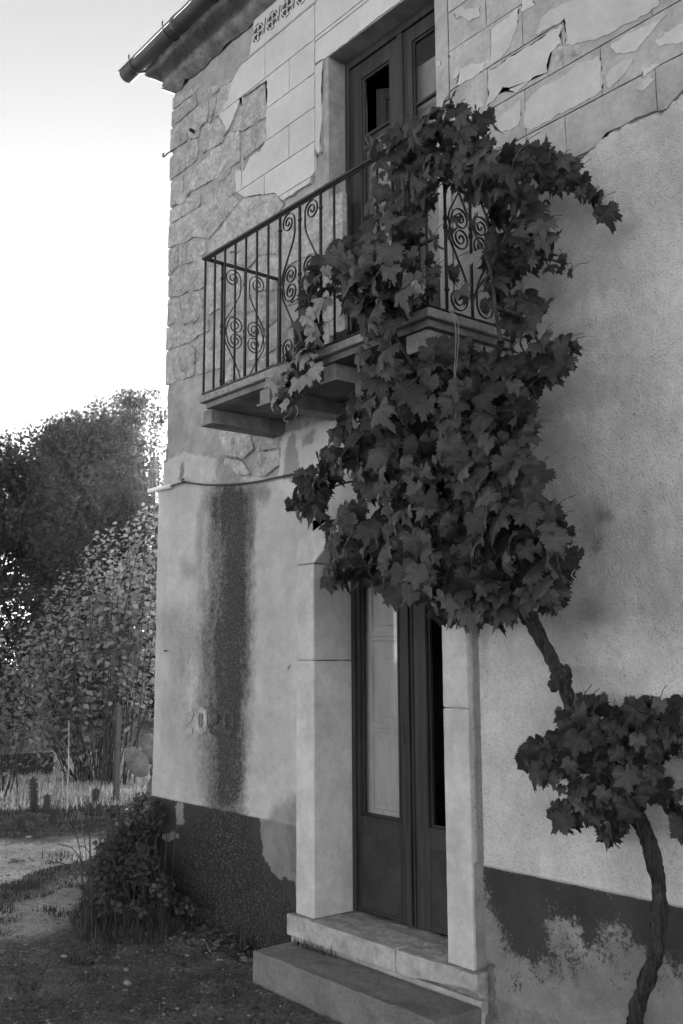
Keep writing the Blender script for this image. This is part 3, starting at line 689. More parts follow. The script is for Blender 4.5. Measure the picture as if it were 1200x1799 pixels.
n = 10; xs = [-6.405, -5.5, -5.497, -5.2, -4, -2, 4]; V = []; F = []
for x in xs:
    for k in range(n+1):
        a = math.pi+math.pi*k/n
        for q in (GR, GR-.004): V.append((x, GYc+q*math.cos(a), GZc+q*math.sin(a)*1.05))
    
m = 2*(n+1)
for i in range(len(xs)-1):
    for k in range(n):
        a = i*m+2*k; F += [(a, a+2, a+m+2, a+m), (a+1, a+m+1, a+m+3, a+3)]
b = MB().add(V, F)
b.add([(-6.405, GYc+GR*math.cos(math.pi+math.pi*k/n), GZc+GR*1.05*math.sin(math.pi+math.pi*k/n)) for k in range(n+1)], [tuple(range(n+1))])
for xr in (-5.62,): b.tube([(xr-.03, GYc, GZc-.002), (xr+.03, GYc, GZc-.002)], GR*1.06, 16)
b.tube([(-6.41, GYc-GR, GZc+.002), (4, GYc-GR, GZc+.002)], .008, 6)
G_ = hobj(b.build('gutter', M_gutter, H, True))
for xs_ in (-6.23, -5.73, -5.2, -4.6, -4.0):
    pts = [(xs_, GYc+(GR+.004)*math.cos(a), GZc+(GR+.004)*1.05*math.sin(a)) for a in np.linspace(math.pi*.98, 2*math.pi, 9)]
    pts = [(xs_-.01, GYc-GR-.005, GZc+.05), (xs_, GYc-GR-.012, GZc+.02)]+pts+[(xs_, -.2, 6.07)]
    o = MB().tube(pts, .0055, 5).build('gutter_strap', M_iron, G_)

# ---- balcony door opening
YD = .12
hobj(MB().box(UX0-.05, UX0, -.003, .3, 3.13, 5.18).box(UX1, UX1+.02, -.003, .3, 3.13, 5.18).box(UX0-.05, UX1+.02, -.002, .3, 5.18, 5.2).build('door_reveal', M_reveal, H))
for i, p in enumerate((XZ([(580, 104), (590, 115), (592, 128), (601, 140), (590, 131), (583, 127)]),)): pass
BD = None
bd = MB().box(UX0, UX0+.035, YD, YD+.1, 3.14, 5.178).box(UX1-.035, UX1, YD, YD+.1, 3.14, 5.178).box(UX0+.035, UX1-.035, YD, YD+.1, 5.13, 5.178)
BD = hobj(bd.build('balcony_door', M_wood, H, label='weathered dark double door with glazed leaves on the balcony', bevel=.004))
cx_ = (UX0+UX1)/2+.035
def leaf_(x0, x1, zt, zb, Y, bars, stile, mt, rail_b, panel_top=None):
    b = MB().box(x0, x0+stile, Y, Y+.04, zb, zt).box(x1-stile, x1, Y, Y+.04, zb, zt).box(x0+stile, x1-stile, Y+.001, Y+.039, zt-stile, zt).box(x0+stile, x1-stile, Y+.001, Y+.039, zb, rail_b)
    for q in (0, 1):   # inner bead
        d = .008+.006*q; e = stile+.010*q-.004
    b.box(x0+stile, x0+stile+.012, Y+.010, Y+.03, rail_b, zt-stile).box(x1-stile-.012, x1-stile, Y+.010, Y+.03, rail_b, zt-stile).box(x0+stile+.012, x1-stile-.012, Y+.010, Y+.03, zt-stile-.012, zt-stile).box(x0+stile+.012, x1-stile-.012, Y+.010, Y+.03, rail_b, rail_b+.014)
    for z in bars: b.box(x0+stile+.012, x1-stile-.012, Y+.008, Y+.032, z-.008, z+.008)
    return b
YL = YD+.015
zb, zt = 3.15, 5.128
l1 = leaf_(UX0+.036, cx_-.002, zt, zb, YL, [4.66, 4.22, 3.85], .10, M_wood, 3.6).build('door_leaf', M_wood, BD, bevel=.003)
l2 = leaf_(cx_+.002, UX1-.036, zt, zb, YL, [4.66, 4.22, 3.85], .085, M_wood, 3.6).build('door_leaf', M_wood, BD, bevel=.003)
MB().box(cx_-.022, cx_+.022, YL-.014, YL-.001, zb, zt).build('cover_strip', M_wood, BD, bevel=.004)
for (x0, x1, z0, z1) in ((UX0+.15, cx_-.115, 4.23, 4.65), (UX0+.15, cx_-.115, 3.86, 4.21), (UX0+.15, cx_-.115, 3.62, 3.84), (cx_+.10, UX1-.135, 4.67, 5.02), (cx_+.10, UX1-.135, 4.23, 4.65), (cx_+.10, UX1-.135, 3.86, 4.21), (cx_+.10, UX1-.135, 3.62, 3.84)):
    MB().box(x0-.004, x1+.004, YL+.018, YL+.021, z0, z1).build('glass_pane', M_glass, BD)
# boards added behind the glass for its pale reflection, folding shutter standing open behind the missing pane
MB().box(UX0+.06, cx_-.02, YL+.075, YL+.09, 3.16, 4.66).box(cx_+.02, UX1-.05, YL+.075, YL+.09, 3.16, 4.93).build('inner_board', M_paneback, BD)
sh = MB(); sx0 = UX0+.155
for (a, b0, c, d, e, f) in ((0, .34, 0, .03, 4.3, 4.36), (0, .34, 0, .03, 4.92, 4.99), (0, .06, 0, .03, 4.36, 4.92), (.28, .34, 0, .03, 4.36, 4.92), (.06, .28, .010, .022, 4.36, 4.92)): sh.box(a, b0, c, d, e, f)
so_ = sh.build('inner_shutter', M_wood, BD, bevel=.003); so_.location = (sx0+.0, YL+.10, 0); so_.rotation_euler = (0, 0, rad(38))

# ---- street door
YF = .235
Jb = [(.283, 1.185), (1.190, 1.635), (1.640, 2.172)]
def slabstone(x0, x1, y0, y1, z0, z1, mt, name, seed, rough_=.006, cell=.03, parent=None):
    bm = bmesh.new(); nx_, ny_, nz__ = [max(2, int(d/cell)) for d in (x1-x0, y1-y0, z1-z0)]
    bmesh.ops.create_cube(bm, size=1)
    for v in bm.verts: v.co = Vector(((x0+x1)/2+v.co.x*(x1-x0), (y0+y1)/2+v.co.y*(y1-y0), (z0+z1)/2+v.co.z*(z1-z0)))
    bmesh.ops.bevel(bm, geom=bm.edges[:], offset=.008, segments=2, affect='EDGES', profile=.5)
    for ax, n_, a0, a1 in (((1, 0, 0), nx_, x0, x1), ((0, 1, 0), ny_, y0, y1), ((0, 0, 1), nz__, z0, z1)):
        for k in range(1, n_):
            c = a0+(a1-a0)*k/n_; bmesh.ops.bisect_plane(bm, geom=bm.verts[:]+bm.edges[:]+bm.faces[:], plane_co=Vector(ax)*c, plane_no=ax)
    P = np.array([v.co for v in bm.verts])
    d1 = fbm(P[:, 0]*14+seed, (P[:, 1]+P[:, 2])*14, seed)-.5; d2 = fbm(P[:, 0]*40, (P[:, 1]-P[:, 2])*40+seed, seed+1)-.5
    for v, a, b in zip(bm.verts, d1, d2):
        nrm = Vector((v.co.x-(x0+x1)/2, v.co.y-(y0+y1)/2, v.co.z-(z0+z1)/2)); nrm = Vector((nrm.x/(x1-x0)**1, nrm.y/(y1-y0), nrm.z/(z1-z0)))
        ax = max(range(3), key=lambda i: abs(nrm[i])); s = 1 if nrm[ax] > 0 else -1; v.co[ax] += s*(a*rough_*1.6+b*rough_*.8)
    me = bpy.data.meshes.new(name); bmesh.ops.triangulate(bm, faces=bm.faces[:]); bm.to_mesh(me); bm.free()
    o = obj(name, me, mt, parent); return hobj(o) if parent is H else o
def stonebox(x0, x1, y0, y1, z0, z1, name='jamb_stone', mt=M_jamb, bev=.006, parent=H):
    return slabstone(x0, x1, y0, y1, z0, z1, mt, name, int(abs(z0*37+x0*11)), rough_=.0022, cell=.045, parent=parent)
stonebox(-4.567, DX0, -.030, .30, .283, 1.637); stonebox(-4.567, DX0, -.030, .30, 1.640, 2.172)
stonebox(DX1, -3.247, -.030, .30, .283, 1.417); stonebox(DX1, -3.247, -.030, .30, 1.420, 2.172)
# segmental arch ring in five cut pieces
xc = (DX0+DX1)/2; hw = (DX1-DX0)/2; rise = .18
Rr = (hw*hw+rise*rise)/(2*rise); zc = 2.175+rise-Rr
def inner(t): x = xc-hw+2*hw*t; return x, zc+math.sqrt(max(Rr*Rr-(x-xc)**2, 0))
def outer(t):
    ow = hw+.162; x = xc-ow+2*ow*t; return x, float(np.interp(min(t, 1-t), [0, .06, .16, .31, .5], [2.305, 2.33, 2.378, 2.45, 2.52]))
cuts = [0, .22, .40, .60, .78, 1]
for a, b_ in zip(cuts[:-1], cuts[1:]):
    ts = np.linspace(a+.002, b_-.002, 5); I_ = [inner(t) for t in ts]; O_ = [outer(t) for t in ts]
    if a == 0: I_ = [(DX0-.162, 2.176), (DX0, 2.176)]+I_[1:]
    if b_ == 1: I_ = I_[:-1]+[(DX1, 2.176), (DX1+.162, 2.176)]
    poly = I_+O_[::-1]; m = len(poly)
    V = [(p[0], -.030, p[1]) for p in poly]+[(p[0], .30, p[1]) for p in poly]
    F = [tuple(range(m)), tuple(range(2*m-1, m-1, -1))]+[(i, i+m, (i+1) % m+m, (i+1) % m) for i in range(m)]
    o = hobj(pyobj('arch_stone', V, F, M_jamb, H)); md = o.modifiers.new('b', 'BEVEL'); md.width = .005; md.limit_method = 'ANGLE'
    bm = bmesh.new(); bm.from_mesh(o.data); bmesh.ops.recalc_face_normals(bm, faces=bm.faces[:]); bm.to_mesh(o.data); bm.free()
# worn threshold in two slabs
slabstone(-4.61, -3.733, -.062, .30, .172, .281, M_thresh, 'threshold_slab', 3, rough_=.009, parent=H)
s2 = slabstone(-3.729, -3.205, -.060, .30, .168, .280, M_thresh, 'threshold_slab', 8, rough_=.010, parent=H)
for v in s2.data.vertices:       # chipped lower edge at its right end
    if v.co.z < .215 and v.co.y < 0: v.co.z += .045*max(0, (v.co.x+3.62)/.42)**.6 if v.co.x > -3.62 else 0
hobj(MB().box(-4.60, -3.2, -.035, .02, .0, .170).build('wall_footing', M_thresh, H))
SD = hobj(MB().box(DX0+.001, DX0+.034, YF, YF+.07, .29, 2.172).box(DX1-.034, DX1-.001, YF, YF+.07, .29, 2.172).box(DX0+.034, DX1-.034, YF, YF+.07, 2.13, 2.172).build('street_door', M_doorwood, H, label='dark double door with tall glazed leaves and plain lower panels', bevel=.004))
cd_ = -3.945; YL = YF+.012
def sleaf(x0, x1, gx0, gx1, gzb, name='door_leaf'):
    zb, zt = .296, 2.128
    b = MB().box(x0, gx0, YL, YL+.04, zb, zt).box(gx1, x1, YL, YL+.04, zb, zt).box(gx0, gx1, YL+.001, YL+.039, 2.06, zt).box(gx0, gx1, YL+.001, YL+.039, .70, gzb)
    for (a, c, e, f) in ((gx0, gx0+.012, gzb, 2.06), (gx1-.012, gx1, gzb, 2.06), (gx0+.012, gx1-.012, 2.048, 2.06), (gx0+.012, gx1-.012, gzb, gzb+.012)): b.box(a, c, YL+.012, YL+.032, e, f)
    for (a, c, e, f) in ((gx0-.014, gx0-.002, gzb-.012, 2.07), (gx1+.002, gx1+.014, gzb-.012, 2.07), (gx0-.002, gx1+.002, gzb-.016, gzb-.002)): b.box(a, c, YL-.006, YL+.002, e, f)
    b.build(name, M_doorwood, SD, bevel=.002)
    MB().box(x0+.006, x1-.012, YL+.002, YL+.03, zb+.002, .715).build('lower_panel', M_door, SD, bevel=.002)
    return b
gA0, gA1 = -4.337, -4.025; gB0, gB1 = -3.80, -3.50
sleaf(DX0+.036, cd_-.002, gA0, gA1, .80); sleaf(cd_+.002, DX1-.036, gB0, gB1, .80)
MB().box(cd_-.02, cd_+.02, YL-.016, YL-.001, .296, 2.128).box(cd_+.03, cd_+.042, YL-.008, YL-.001, .296, 2.128).build('cover_strip', M_doorwood, SD, bevel=.004)
MB().box(DX0+.04, cd_-.01, YL-.004, YL+.001, .300, .318).build('kick_strip', M_iron, SD)
MB().box(gA0, gA1, YL+.02, YL+.023, .80, 2.06).build('glass_pane', M_glass, SD)
# folded cream shutter behind the left glass: frame with three sunk panels
ys = YL+.055
sh = MB().box(gA0-.03, gA0+.035, ys, ys+.025, .72, 2.12).box(gA1-.0, gA1+.03, ys, ys+.025, .72, 2.12)
for z0, z1 in ((.72, .835), (1.245, 1.30), (1.745, 1.80), (2.07, 2.12)): sh.box(gA0+.035, gA1, ys-.006, ys+.024, z0, z1).box(gA0-.02, gA1+.01, ys-.016, ys-.007, (z0+z1)/2-.004, (z0+z1)/2+.004)
SH = sh.build('inner_shutter', M_cream, SD, bevel=.003)
for z0, z1 in ((.835, 1.245), (1.30, 1.745), (1.80, 2.07)):
    MB().box(gA0+.035, gA1, ys+.016, ys+.022, z0, z1).build('shutter_panel', M_cream, SD)
    MB().box(gA0+.056, gA1-.012, ys+.002, ys+.0095, z0+.03, z1-.03).build('shutter_panel', M_cream, SD, bevel=.002)
# iron latch
MB().box(gA1+.03, gA1+.045, YL-.006, YL-.001, 1.20, 1.30).build('latch', M_iron, SD, bevel=.001)

# ---- balcony slab, brackets, railing
SX0, SX1, SY = -4.80, -2.925, -.548
sl_ = slabstone(SX0, SX1, SY, .02, 3.086, 3.128, M_slab, 'balcony_slab', 12, rough_=.002, cell=.06, parent=H)
hobj(MB().box(SX0+.03, SX1-.03, SY+.03, -.0, 3.055, 3.085).build('balcony_soffit', M_soffit, H))
for xn, w in ((-4.74, .09), (-4.17, .09), (-3.62, .09)):
    b = MB().box(xn-w, xn, -.498, .02, 2.982, 3.054).box(xn-w-.018, xn+.018, -.506, .018, 2.966, 2.981); hobj(b.build('bracket', M_bracket, H, bevel=.003))
hobj(MB().box(-3.12, -2.985, -.500, .02, 2.966, 3.054).build('bracket', M_bracket, H, bevel=.006))
BR = hobj(MB().tube([(-4.785, -.526, 3.948), (-2.95, -.526, 3.948)], .012, 4).box(-4.80, -2.935, -.542, -.510, 3.944, 3.956).box(-4.80, -4.770, -.509, .0, 3.945, 3.955).box(-2.965, -2.935, -.509, .0, 3.945, 3.955)
          .box(-4.795, -2.94, -.534, -.518, 3.136, 3.146).box(-4.793, -4.777, -.517, .0, 3.137, 3.145).box(-2.958, -2.942, -.517, .0, 3.137, 3.145).build('balcony_railing', M_iron, H, label='black wrought iron balcony railing with spiral scroll panels'))
bal0 = None
def bar(x, y, thick=.0065, collars=False):
    global bal0
    if collars or bal0 is None:
        b = MB().tube([(0, 0, 3.14), (0, 0, 3.95)], thick, 6)
        if collars:
            for z in (3.24, 3.86): b.tube([(0, 0, z-.008), (0, 0, z), (0, 0, z+.008)], [.009, .013, .009], 8)
            for z in (3.53, 3.57): b.tube([(0, 0, z-.012), (0, 0, z), (0, 0, z+.012)], [.009, .012, .009], 8)
        o = b.build('baluster', M_iron, BR, True)
        if not collars: bal0 = o
    else: o = copyobj(bal0)
    o.location = (x, y, 0); return o
xl = [-4.785+i*.1064 for i in range(8)]; xr = [-2.95-i*.1064 for i in range(8)]
for x in xl[:-1]+xr[:-1]: bar(x, -.526)
for x in (xl[-1], -3.868, xr[-1]): bar(x, -.526, .008, True)
for sx in (-4.785, -2.95):
    for y in (-.41, -.25, -.09): bar(sx, y, .0075, True)
    bar(sx, -.008)
def scroll_path(w, h):
    """S scroll: top spiral by the outer post, sweeping to the outer post, curling into a middle spiral"""
    def spiral(cx, cy, r0, a_end, turns, ccw, steps=34):
        out = []
        for k in range(steps+1):
            t = k/steps; r = r0*(.10+.90*t); a = a_end-(1-t)*turns*2*math.pi*(1 if ccw else -1); out.append((cx+r*math.cos(a), cy+r*math.sin(a)))
        return out
    r = .36*w
    A = spiral(.42*w, h-.085*h, r, 0, 2.1, False)           # ends at right side heading down
    B = spiral(.58*w, .445*h, r*.95, math.pi*1.15, 2.1, True)        # reversed: comes down the left side
    B = spiral(.56*w, .445*h, r*.98, math.pi, 2.1, False)[::-1]
    mid = crom([A[-1], (.74*w, .80*h), (.36*w, .66*h), (.10*w, .56*h), B[0]], 6)
    return A+mid[1:-1]+B
SCH = .80
pA = scroll_path(.158, SCH); pB = [(x, SCH-z) for x, z in pA]
sc_me = None
def flatbar(pts, wd=.009, th=.0042):
    """ribbon bent along pts in the XZ plane, wd wide in Y"""
    b = MB(); n = len(pts); vs = []
    for i, (x, z) in enumerate(pts):
        a = Vector(pts[max(i-1, 0)]); c = Vector(pts[min(i+1, n-1)]); t = (c-a).normalized(); nn = Vector((-t.y, t.x))*th/2
        vs += [(x+nn.x, -wd/2, z+nn.y), (x-nn.x, -wd/2, z-nn.y), (x-nn.x, wd/2, z-nn.y), (x+nn.x, wd/2, z+nn.y)]
    b.add(vs, [(4*i+k, 4*i+(k+1) % 4, 4*i+4+(k+1) % 4, 4*i+4+k) for i in range(n-1) for k in range(4)]+[(3, 2, 1, 0), (4*n-4, 4*n-3, 4*n-2, 4*n-1)]); return b
scA = flatbar(pA).build('scroll', M_iron, BR); scB = flatbar(pB).build('scroll', M_iron, BR)
def place_scroll(src, x, y, rz, mirror):
    c = copyobj(src); c.location = (x, y, 3.145); c.rotation_euler = (0, 0, rz); c.scale = (-1 if mirror else 1, 1, 1); return c
for s in (scA, scB):
    s.location = (xl[-1]+.006, -.526, 3.145)
    place_scroll(s, xr[-1]-.006, -.526, 0, True)
    for sx in (-4.785, -2.95):
        place_scroll(s, sx, -.404, rad(90), False); place_scroll(s, sx, -.096, rad(90), True)

# hook and ring on the corner stones, nail
def hk(pts, r, name, lab=None): return hobj(MB().tube(crom(pts, 5), r, 6).build(name, M_iron, H, True, lab))
hp = onX(300, 268, -6.19); hk([(-6.16, .0, hp[2]), (-6.22, -.01, hp[2]-.005), (-6.262, -.012, hp[2]-.012), (-6.275, -.012, hp[2]+.008), (-6.262, -.012, hp[2]+.02)], .006, 'wall_hook')
q = onY(340, 230, -.02); hk([(q[0]-.02, -.0, q[2]), (q[0]-.018, -.04, q[2]+.008), (q[0]+.01, -.045, q[2]), (q[0]+.012, -.02, q[2]-.008)], .008, 'iron_ring')
q = onY(291, 1143, -.02); hk([(q[0]-.02, .02, q[2]), (q[0], -.03, q[2]-.001), (q[0]+.03, -.035, q[2]-.003)], .005, 'wall_nail')
# hook and clamp by the seam beside the upper vine
q = onY(968, 362); hk([(q[0], .0, q[2]), (q[0]-.005, -.03, q[2]+.02), (q[0]-.02, -.03, q[2]+.0), (q[0]-.015, -.03, q[2]-.02)], .005, 'wall_nail')

# ------------------------------------------------------------------ step, cable, string, rope
st = slabstone(-4.55, -3.20, -.322, -.065, -.03, .150, M_conc, 'concrete_step', 21, rough_=.0065)
st2 = slabstone(-4.55, -3.20, -.075, -.036, -.03, .146, M_conc, 'back_edge', 22, rough_=.003, parent=st)
tag(st, 'low grey concrete step in front of the street door threshold', 'step')
cpts = [onY(x, y, -.035) for x, y in ((296, 855), (312, 850), (325, 847), (345, 850), (380, 852), (440, 848), (500, 836), (548, 825), (580, 812), (620, 790))]
CT = thing('cable', 'black cable sagging below the balcony with a short white plastic tube at the corner', 'cable', tuple(cpts[0]))
def rel(o, root):
    o.matrix_parent_inverse = Matrix.Translation(-Vector(root.location)); return o
rel(MB().tube(crom(cpts, 6), .006, 6).build('wire', M_cable, CT, True), CT)
a_ = onX(276, 855.5, -6.36); e_ = cpts[0]
rel(MB().tube([(-6.33, -.037, e_[2]+.008), (-6.325, -.037, e_[2]+.008), (e_[0]+.03, -.035, e_[2])], [.010, .016, .016], 10).build('plastic_tube', M_pvc, CT, True), CT)
k_ = cpts[2]; rel(MB().tube([(k_[0], .0, k_[2]), (k_[0], -.045, k_[2]+.004), (k_[0]+.012, -.05, k_[2]+.02), (k_[0]-.02, -.05, k_[2]+.018), (k_[0]-.012, -.046, k_[2]-.008)], .006, 5).build('cable_clip', M_iron, CT), CT)
sp = [onY(x, y, -.60) for x, y in ((788, 545), (797, 556), (801, 590), (799, 640), (796, 700), (792, 745))]
sq = [onY(x, y, -.60) for x, y in ((790, 543), (803, 560), (806, 592), (801, 650), (799, 690), (800, 735))]
SG = thing('string', 'two thin pale strings hanging from the balcony railing over the vine', 'string', tuple(sp[0]))
rel(MB().tube(crom(sp, 5), .0013, 4).build('strand', M_string, SG), SG); rel(MB().tube(crom(sq, 5), .0011, 4).build('strand', M_string, SG), SG)
q = onY(762, 1200, .34); RP = thing('rope_tassel', 'small pale frayed rope hanging inside the dark gap of the street door', 'rope', (q[0], .31, q[2]+.05))
b = MB().tube([(0, 0, .10), (.005, 0, .05), (.018, -.005, .02), (.012, 0, -.01), (-.002, 0, -.02)], .006, 6)
for k in range(9): a = random.uniform(-1, 1); b.tube([(0, 0, -.02), (a*.012, 0, -.04), (a*.025, random.uniform(-.01, .01), -.062-random.uniform(0, .02))], .0016, 3)
b.build('rope', M_string, RP)

# ------------------------------------------------------------------ grapevine
def leaf_shape(seed, N_=44):
    r = random.Random(seed); lob = [(90, 1, 25), (38+r.uniform(-6, 6), .88, 25), (142+r.uniform(-6, 6), .88, 25), (-16+r.uniform(-6, 6), .74, 29), (196+r.uniform(-6, 6), .74, 29)]
    ring = []
    for k in range(N_):
        th = -90+360*(k+.5)/N_; v = .66
        for c, l, w in lob:
            d = (th-c+180) % 360-180; v = max(v, l*math.exp(-(d/w)**2/1.6))
        d = (th+90+180) % 360-180; v *= 1-.72*math.exp(-(d/12)**2)
        v *= (1.09 if k % 2 else .90)+r.uniform(-.03, .03)
        a = math.radians(th); ring.append((v*math.cos(a), v*math.sin(a)))
    cup = r.uniform(.05, .55); tw = r.uniform(-.4, .4); fold = r.uniform(.0, .6); tip = r.uniform(-.1, .7); w = r.uniform(0, 6)
    def hz(x, y):
        rr = math.hypot(x, y); th = math.atan2(y, x)
        return -cup*rr*rr+fold*abs(x)*.6+tw*x*y-tip*max(y, 0)**2+.05*math.sin(5*th+w)*rr+.05*math.sin(9*x+w)*math.cos(7*y)*rr
    V = [(0, 0, 0)]+[(x*.5, y*.5, hz(x*.5, y*.5)) for x, y in ring]+[(x, y, hz(x, y)) for x, y in ring]
    F = []
    for k in range(N_):
        q = (k+1) % N_; F += [(0, 1+k, 1+q), (1+k, 1+N_+k, 1+q), (1+q, 1+N_+k, 1+N_+q)]
    return np.array(V), np.array(F)
LS = [leaf_shape(i) for i in range(14)]
def uvs(me, xy):
    l = me.uv_layers.new(name='UVMap'); vi = np.zeros(len(me.loops), np.int32); me.loops.foreach_get('vertex_index', vi); l.data.foreach_set('uv', xy[vi].astype(np.float32).ravel())
LM = [npmesh('leaf', V_, F_, True) for V_, F_ in LS]; 
for m_, (V_, F_) in zip(LM, LS): uvs(m_, V_[:, :2])
LMb = [m_.copy() for m_ in LM]
for m_ in LM: m_.materials.append(M_leaf)
for m_ in LMb: m_.materials.append(M_leafb)
def basis(down, nrm, roll=0):
    n_ = Vector(nrm).normalized(); d = Vector(down); d = (d-n_*d.dot(n_)).normalized(); x = d.cross(n_)
    return Matrix((x, d, n_)).transposed()
# regions: polygon in the picture, depth range in front of the wall, number, size, backlit pale leaf flag
RG = [
 ([(735, 215), (765, 180), (800, 180), (830, 212), (868, 192), (880, 215), (858, 240), (885, 262), (905, 275), (900, 330), (850, 350), (800, 330), (760, 330), (730, 290)], -.66, -.40, 74, .085, 0),
 ([(885, 268), (915, 252), (960, 257), (1000, 285), (1035, 318), (1062, 360), (1072, 382), (1058, 378), (1030, 352), (990, 335), (950, 330), (905, 320)], -.26, -.07, 34, .070, 0),
 ([(642, 258), (668, 238), (718, 198), (740, 215), (750, 300), (735, 400), (725, 470), (700, 450), (690, 400), (690, 330), (660, 300)], -.66, -.53, 40, .078, 0),
 ([(650, 330), (700, 340), (690, 430), (720, 470), (740, 440), (742, 540), (700, 560), (640, 560), (600, 520), (585, 450), (600, 425), (640, 410)], -.72, -.53, 62, .085, 0),
 ([(580, 428), (600, 430), (600, 480), (560, 540), (560, 600), (540, 610), (520, 590), (525, 540), (523, 480), (555, 452)], -.66, -.56, 30, .078, 0),
 ([(545, 560), (560, 620), (540, 670), (525, 700), (498, 722), (474, 708), (484, 655), (520, 600)], -.68, -.58, 30, .082, 1),
 ([(740, 330), (770, 330), (800, 345), (850, 350), (870, 430), (860, 530), (810, 500), (800, 470), (770, 470), (745, 470), (738, 400)], -.60, -.50, 20, .075, 0),
 ([(850, 300), (900, 300), (930, 340), (950, 385), (975, 430), (940, 455), (905, 480), (890, 520), (868, 500), (860, 430), (855, 370)], -.50, -.16, 58, .082, 0),
 ([(940, 440), (1000, 450), (1008, 478), (985, 482), (950, 462)], -.25, -.12, 5, .062, 0),
 ([(860, 500), (900, 520), (950, 530), (980, 540), (945, 560), (930, 590), (1000, 585), (1018, 618), (1000, 645), (975, 665), (955, 690), (925, 695), (912, 660), (900, 620), (895, 590), (885, 560), (850, 535), (850, 500)], -.48, -.18, 62, .078, 0),
 ([(700, 440), (750, 460), (800, 480), (850, 520), (800, 525), (745, 520), (725, 530), (700, 540)], -.62, -.53, 20, .08, 0),
 ([(610, 440), (700, 440), (712, 520), (690, 570), (700, 640), (735, 670), (748, 725), (700, 755), (640, 745), (618, 700), (630, 640), (618, 560)], -.76, -.60, 56, .095, 0),
 ([(600, 720), (640, 665), (735, 640), (760, 605), (850, 625), (902, 650), (915, 720), (935, 770), (945, 830), (920, 860), (640, 860), (600, 830), (570, 870), (562, 910), (528, 915), (512, 892), (530, 840), (575, 790)], -.62, -.16, 230, .092, 0),
 ([(640, 800), (700, 760), (860, 780), (940, 860), (990, 930), (1008, 1000), (975, 1045), (980, 1070), (950, 1060), (900, 1072), (888, 1100), (845, 1090), (800, 1100), (760, 1078), (740, 1050), (705, 1060), (660, 1030), (600, 1030), (580, 1052), (566, 1030), (588, 980), (572, 930), (600, 903), (632, 895)], -.66, -.18, 300, .085, 0),
 ([(740, 590), (890, 620), (885, 650), (770, 650), (735, 640)], -.56, -.50, 6, .07, 0),
 ([(985, 1243), (1010, 1236), (1045, 1236), (1080, 1256), (1130, 1232), (1200, 1236), (1260, 1250), (1260, 1330), (1215, 1340), (1200, 1300), (1170, 1330), (1140, 1400), (1110, 1440), (1070, 1478), (1030, 1440), (998, 1462), (968, 1440), (978, 1416), (1010, 1400), (985, 1390), (935, 1372), (912, 1330), (945, 1302), (995, 1292)], -.42, -.12, 150, .068, 0),
 ([(1140, 1380), (1180, 1370), (1205, 1400), (1240, 1440), (1200, 1470), (1175, 1450), (1160, 1420)], -.35, -.12, 14, .065, 0),
]
leaves = []
for ri, (poly, y0, y1, n_, sz, kind) in enumerate(RG):
    n_ = int(n_*{0: 1.3, 2: 1.35, 3: 1.4, 6: .55, 9: .85, 10: .5, 11: 1.15, 12: 2.2, 13: 2.3, 15: 2.1}.get(ri, 1.5))
    xs_ = [p[0] for p in poly]; ys_ = [p[1] for p in poly]; c = 0; R_ = random.Random(900+ri); tries = 0; used = []
    ccx = sum(xs_)/len(xs_); ccy = sum(ys_)/len(ys_)
    while c < n_ and tries < n_*60:
        tries += 1; x = R_.uniform(min(xs_), max(xs_)); y = R_.uniform(min(ys_), max(ys_))
        if not inpoly(np.array([x]), np.array([y]), poly)[0]: continue
        md = 9 if tries < n_*20 else 4
        if any(abs(x-a) < md and abs(y-b2) < md for a, b2 in used[-60:]): continue
        used.append((x, y)); Y = y0+(y1-y0)*R_.random()**1.25
        p = onY(x, y, Y); leaves.append((p, Y-y0, sz*R_.uniform(.36, .90), kind if R_.random() > {4: .35, 3: .06, 6: .2}.get(ri, 0.) else 1, R_.random(), ri)); c += 1
GV = thing('grapevine', 'old grapevine with a twisted trunk climbing over the street door and hanging over the balcony', 'vine', (-2.35, -.12, 0))
def vrel(o): o.matrix_parent_inverse = Matrix.Translation(-Vector(GV.location)); return o
R_ = random.Random(5); items = []
for p, dep, s, kind, rnd, ri in leaves:
    nrm = Vector((R_.gauss(.15, .62), -1, R_.gauss(.45, .5))); down = Vector((R_.gauss(0, .42), -.1, -1+abs(R_.gauss(0, .25))))
    M3 = basis(down, nrm); items.append((dep-s*.6, p, M3, s, kind, R_.randrange(len(LS))))
items.sort(key=lambda t: t[0]); 
big_ = items[:300] if len(items) > 300 else items
BV = []; BF = []; BU = []; off = 0
for i, (d, p, M3, s, kind, li) in enumerate(items):
    T = Matrix.Translation(Vector(p)) @ (M3.to_4x4() @ Matrix.Diagonal((s*1.12, s*1.12, s*1.12, 1)))
    T = T @ Matrix.Translation((0, -.25, 0))
    if i < 300:
        o = bpy.data.objects.new('leaf', (LMb if kind else LM)[li]); COL.objects.link(o); o.parent = GV; o.matrix_parent_inverse = Matrix.Translation(-Vector(GV.location)); o.matrix_basis = T
    else:
        V_, F_ = LS[li]; A = np.array(T); BV.append(V_@A[:3, :3].T+A[:3, 3]); BF.append(F_+off); BU.append(V_[:, :2]); off += len(V_)
me = npmesh('foliage', np.concatenate(BV), np.concatenate(BF), True); uvs(me, np.concatenate(BU)); o = vrel(obj('foliage', me, M_leaf, GV)); o['kind'] = 'stuff'
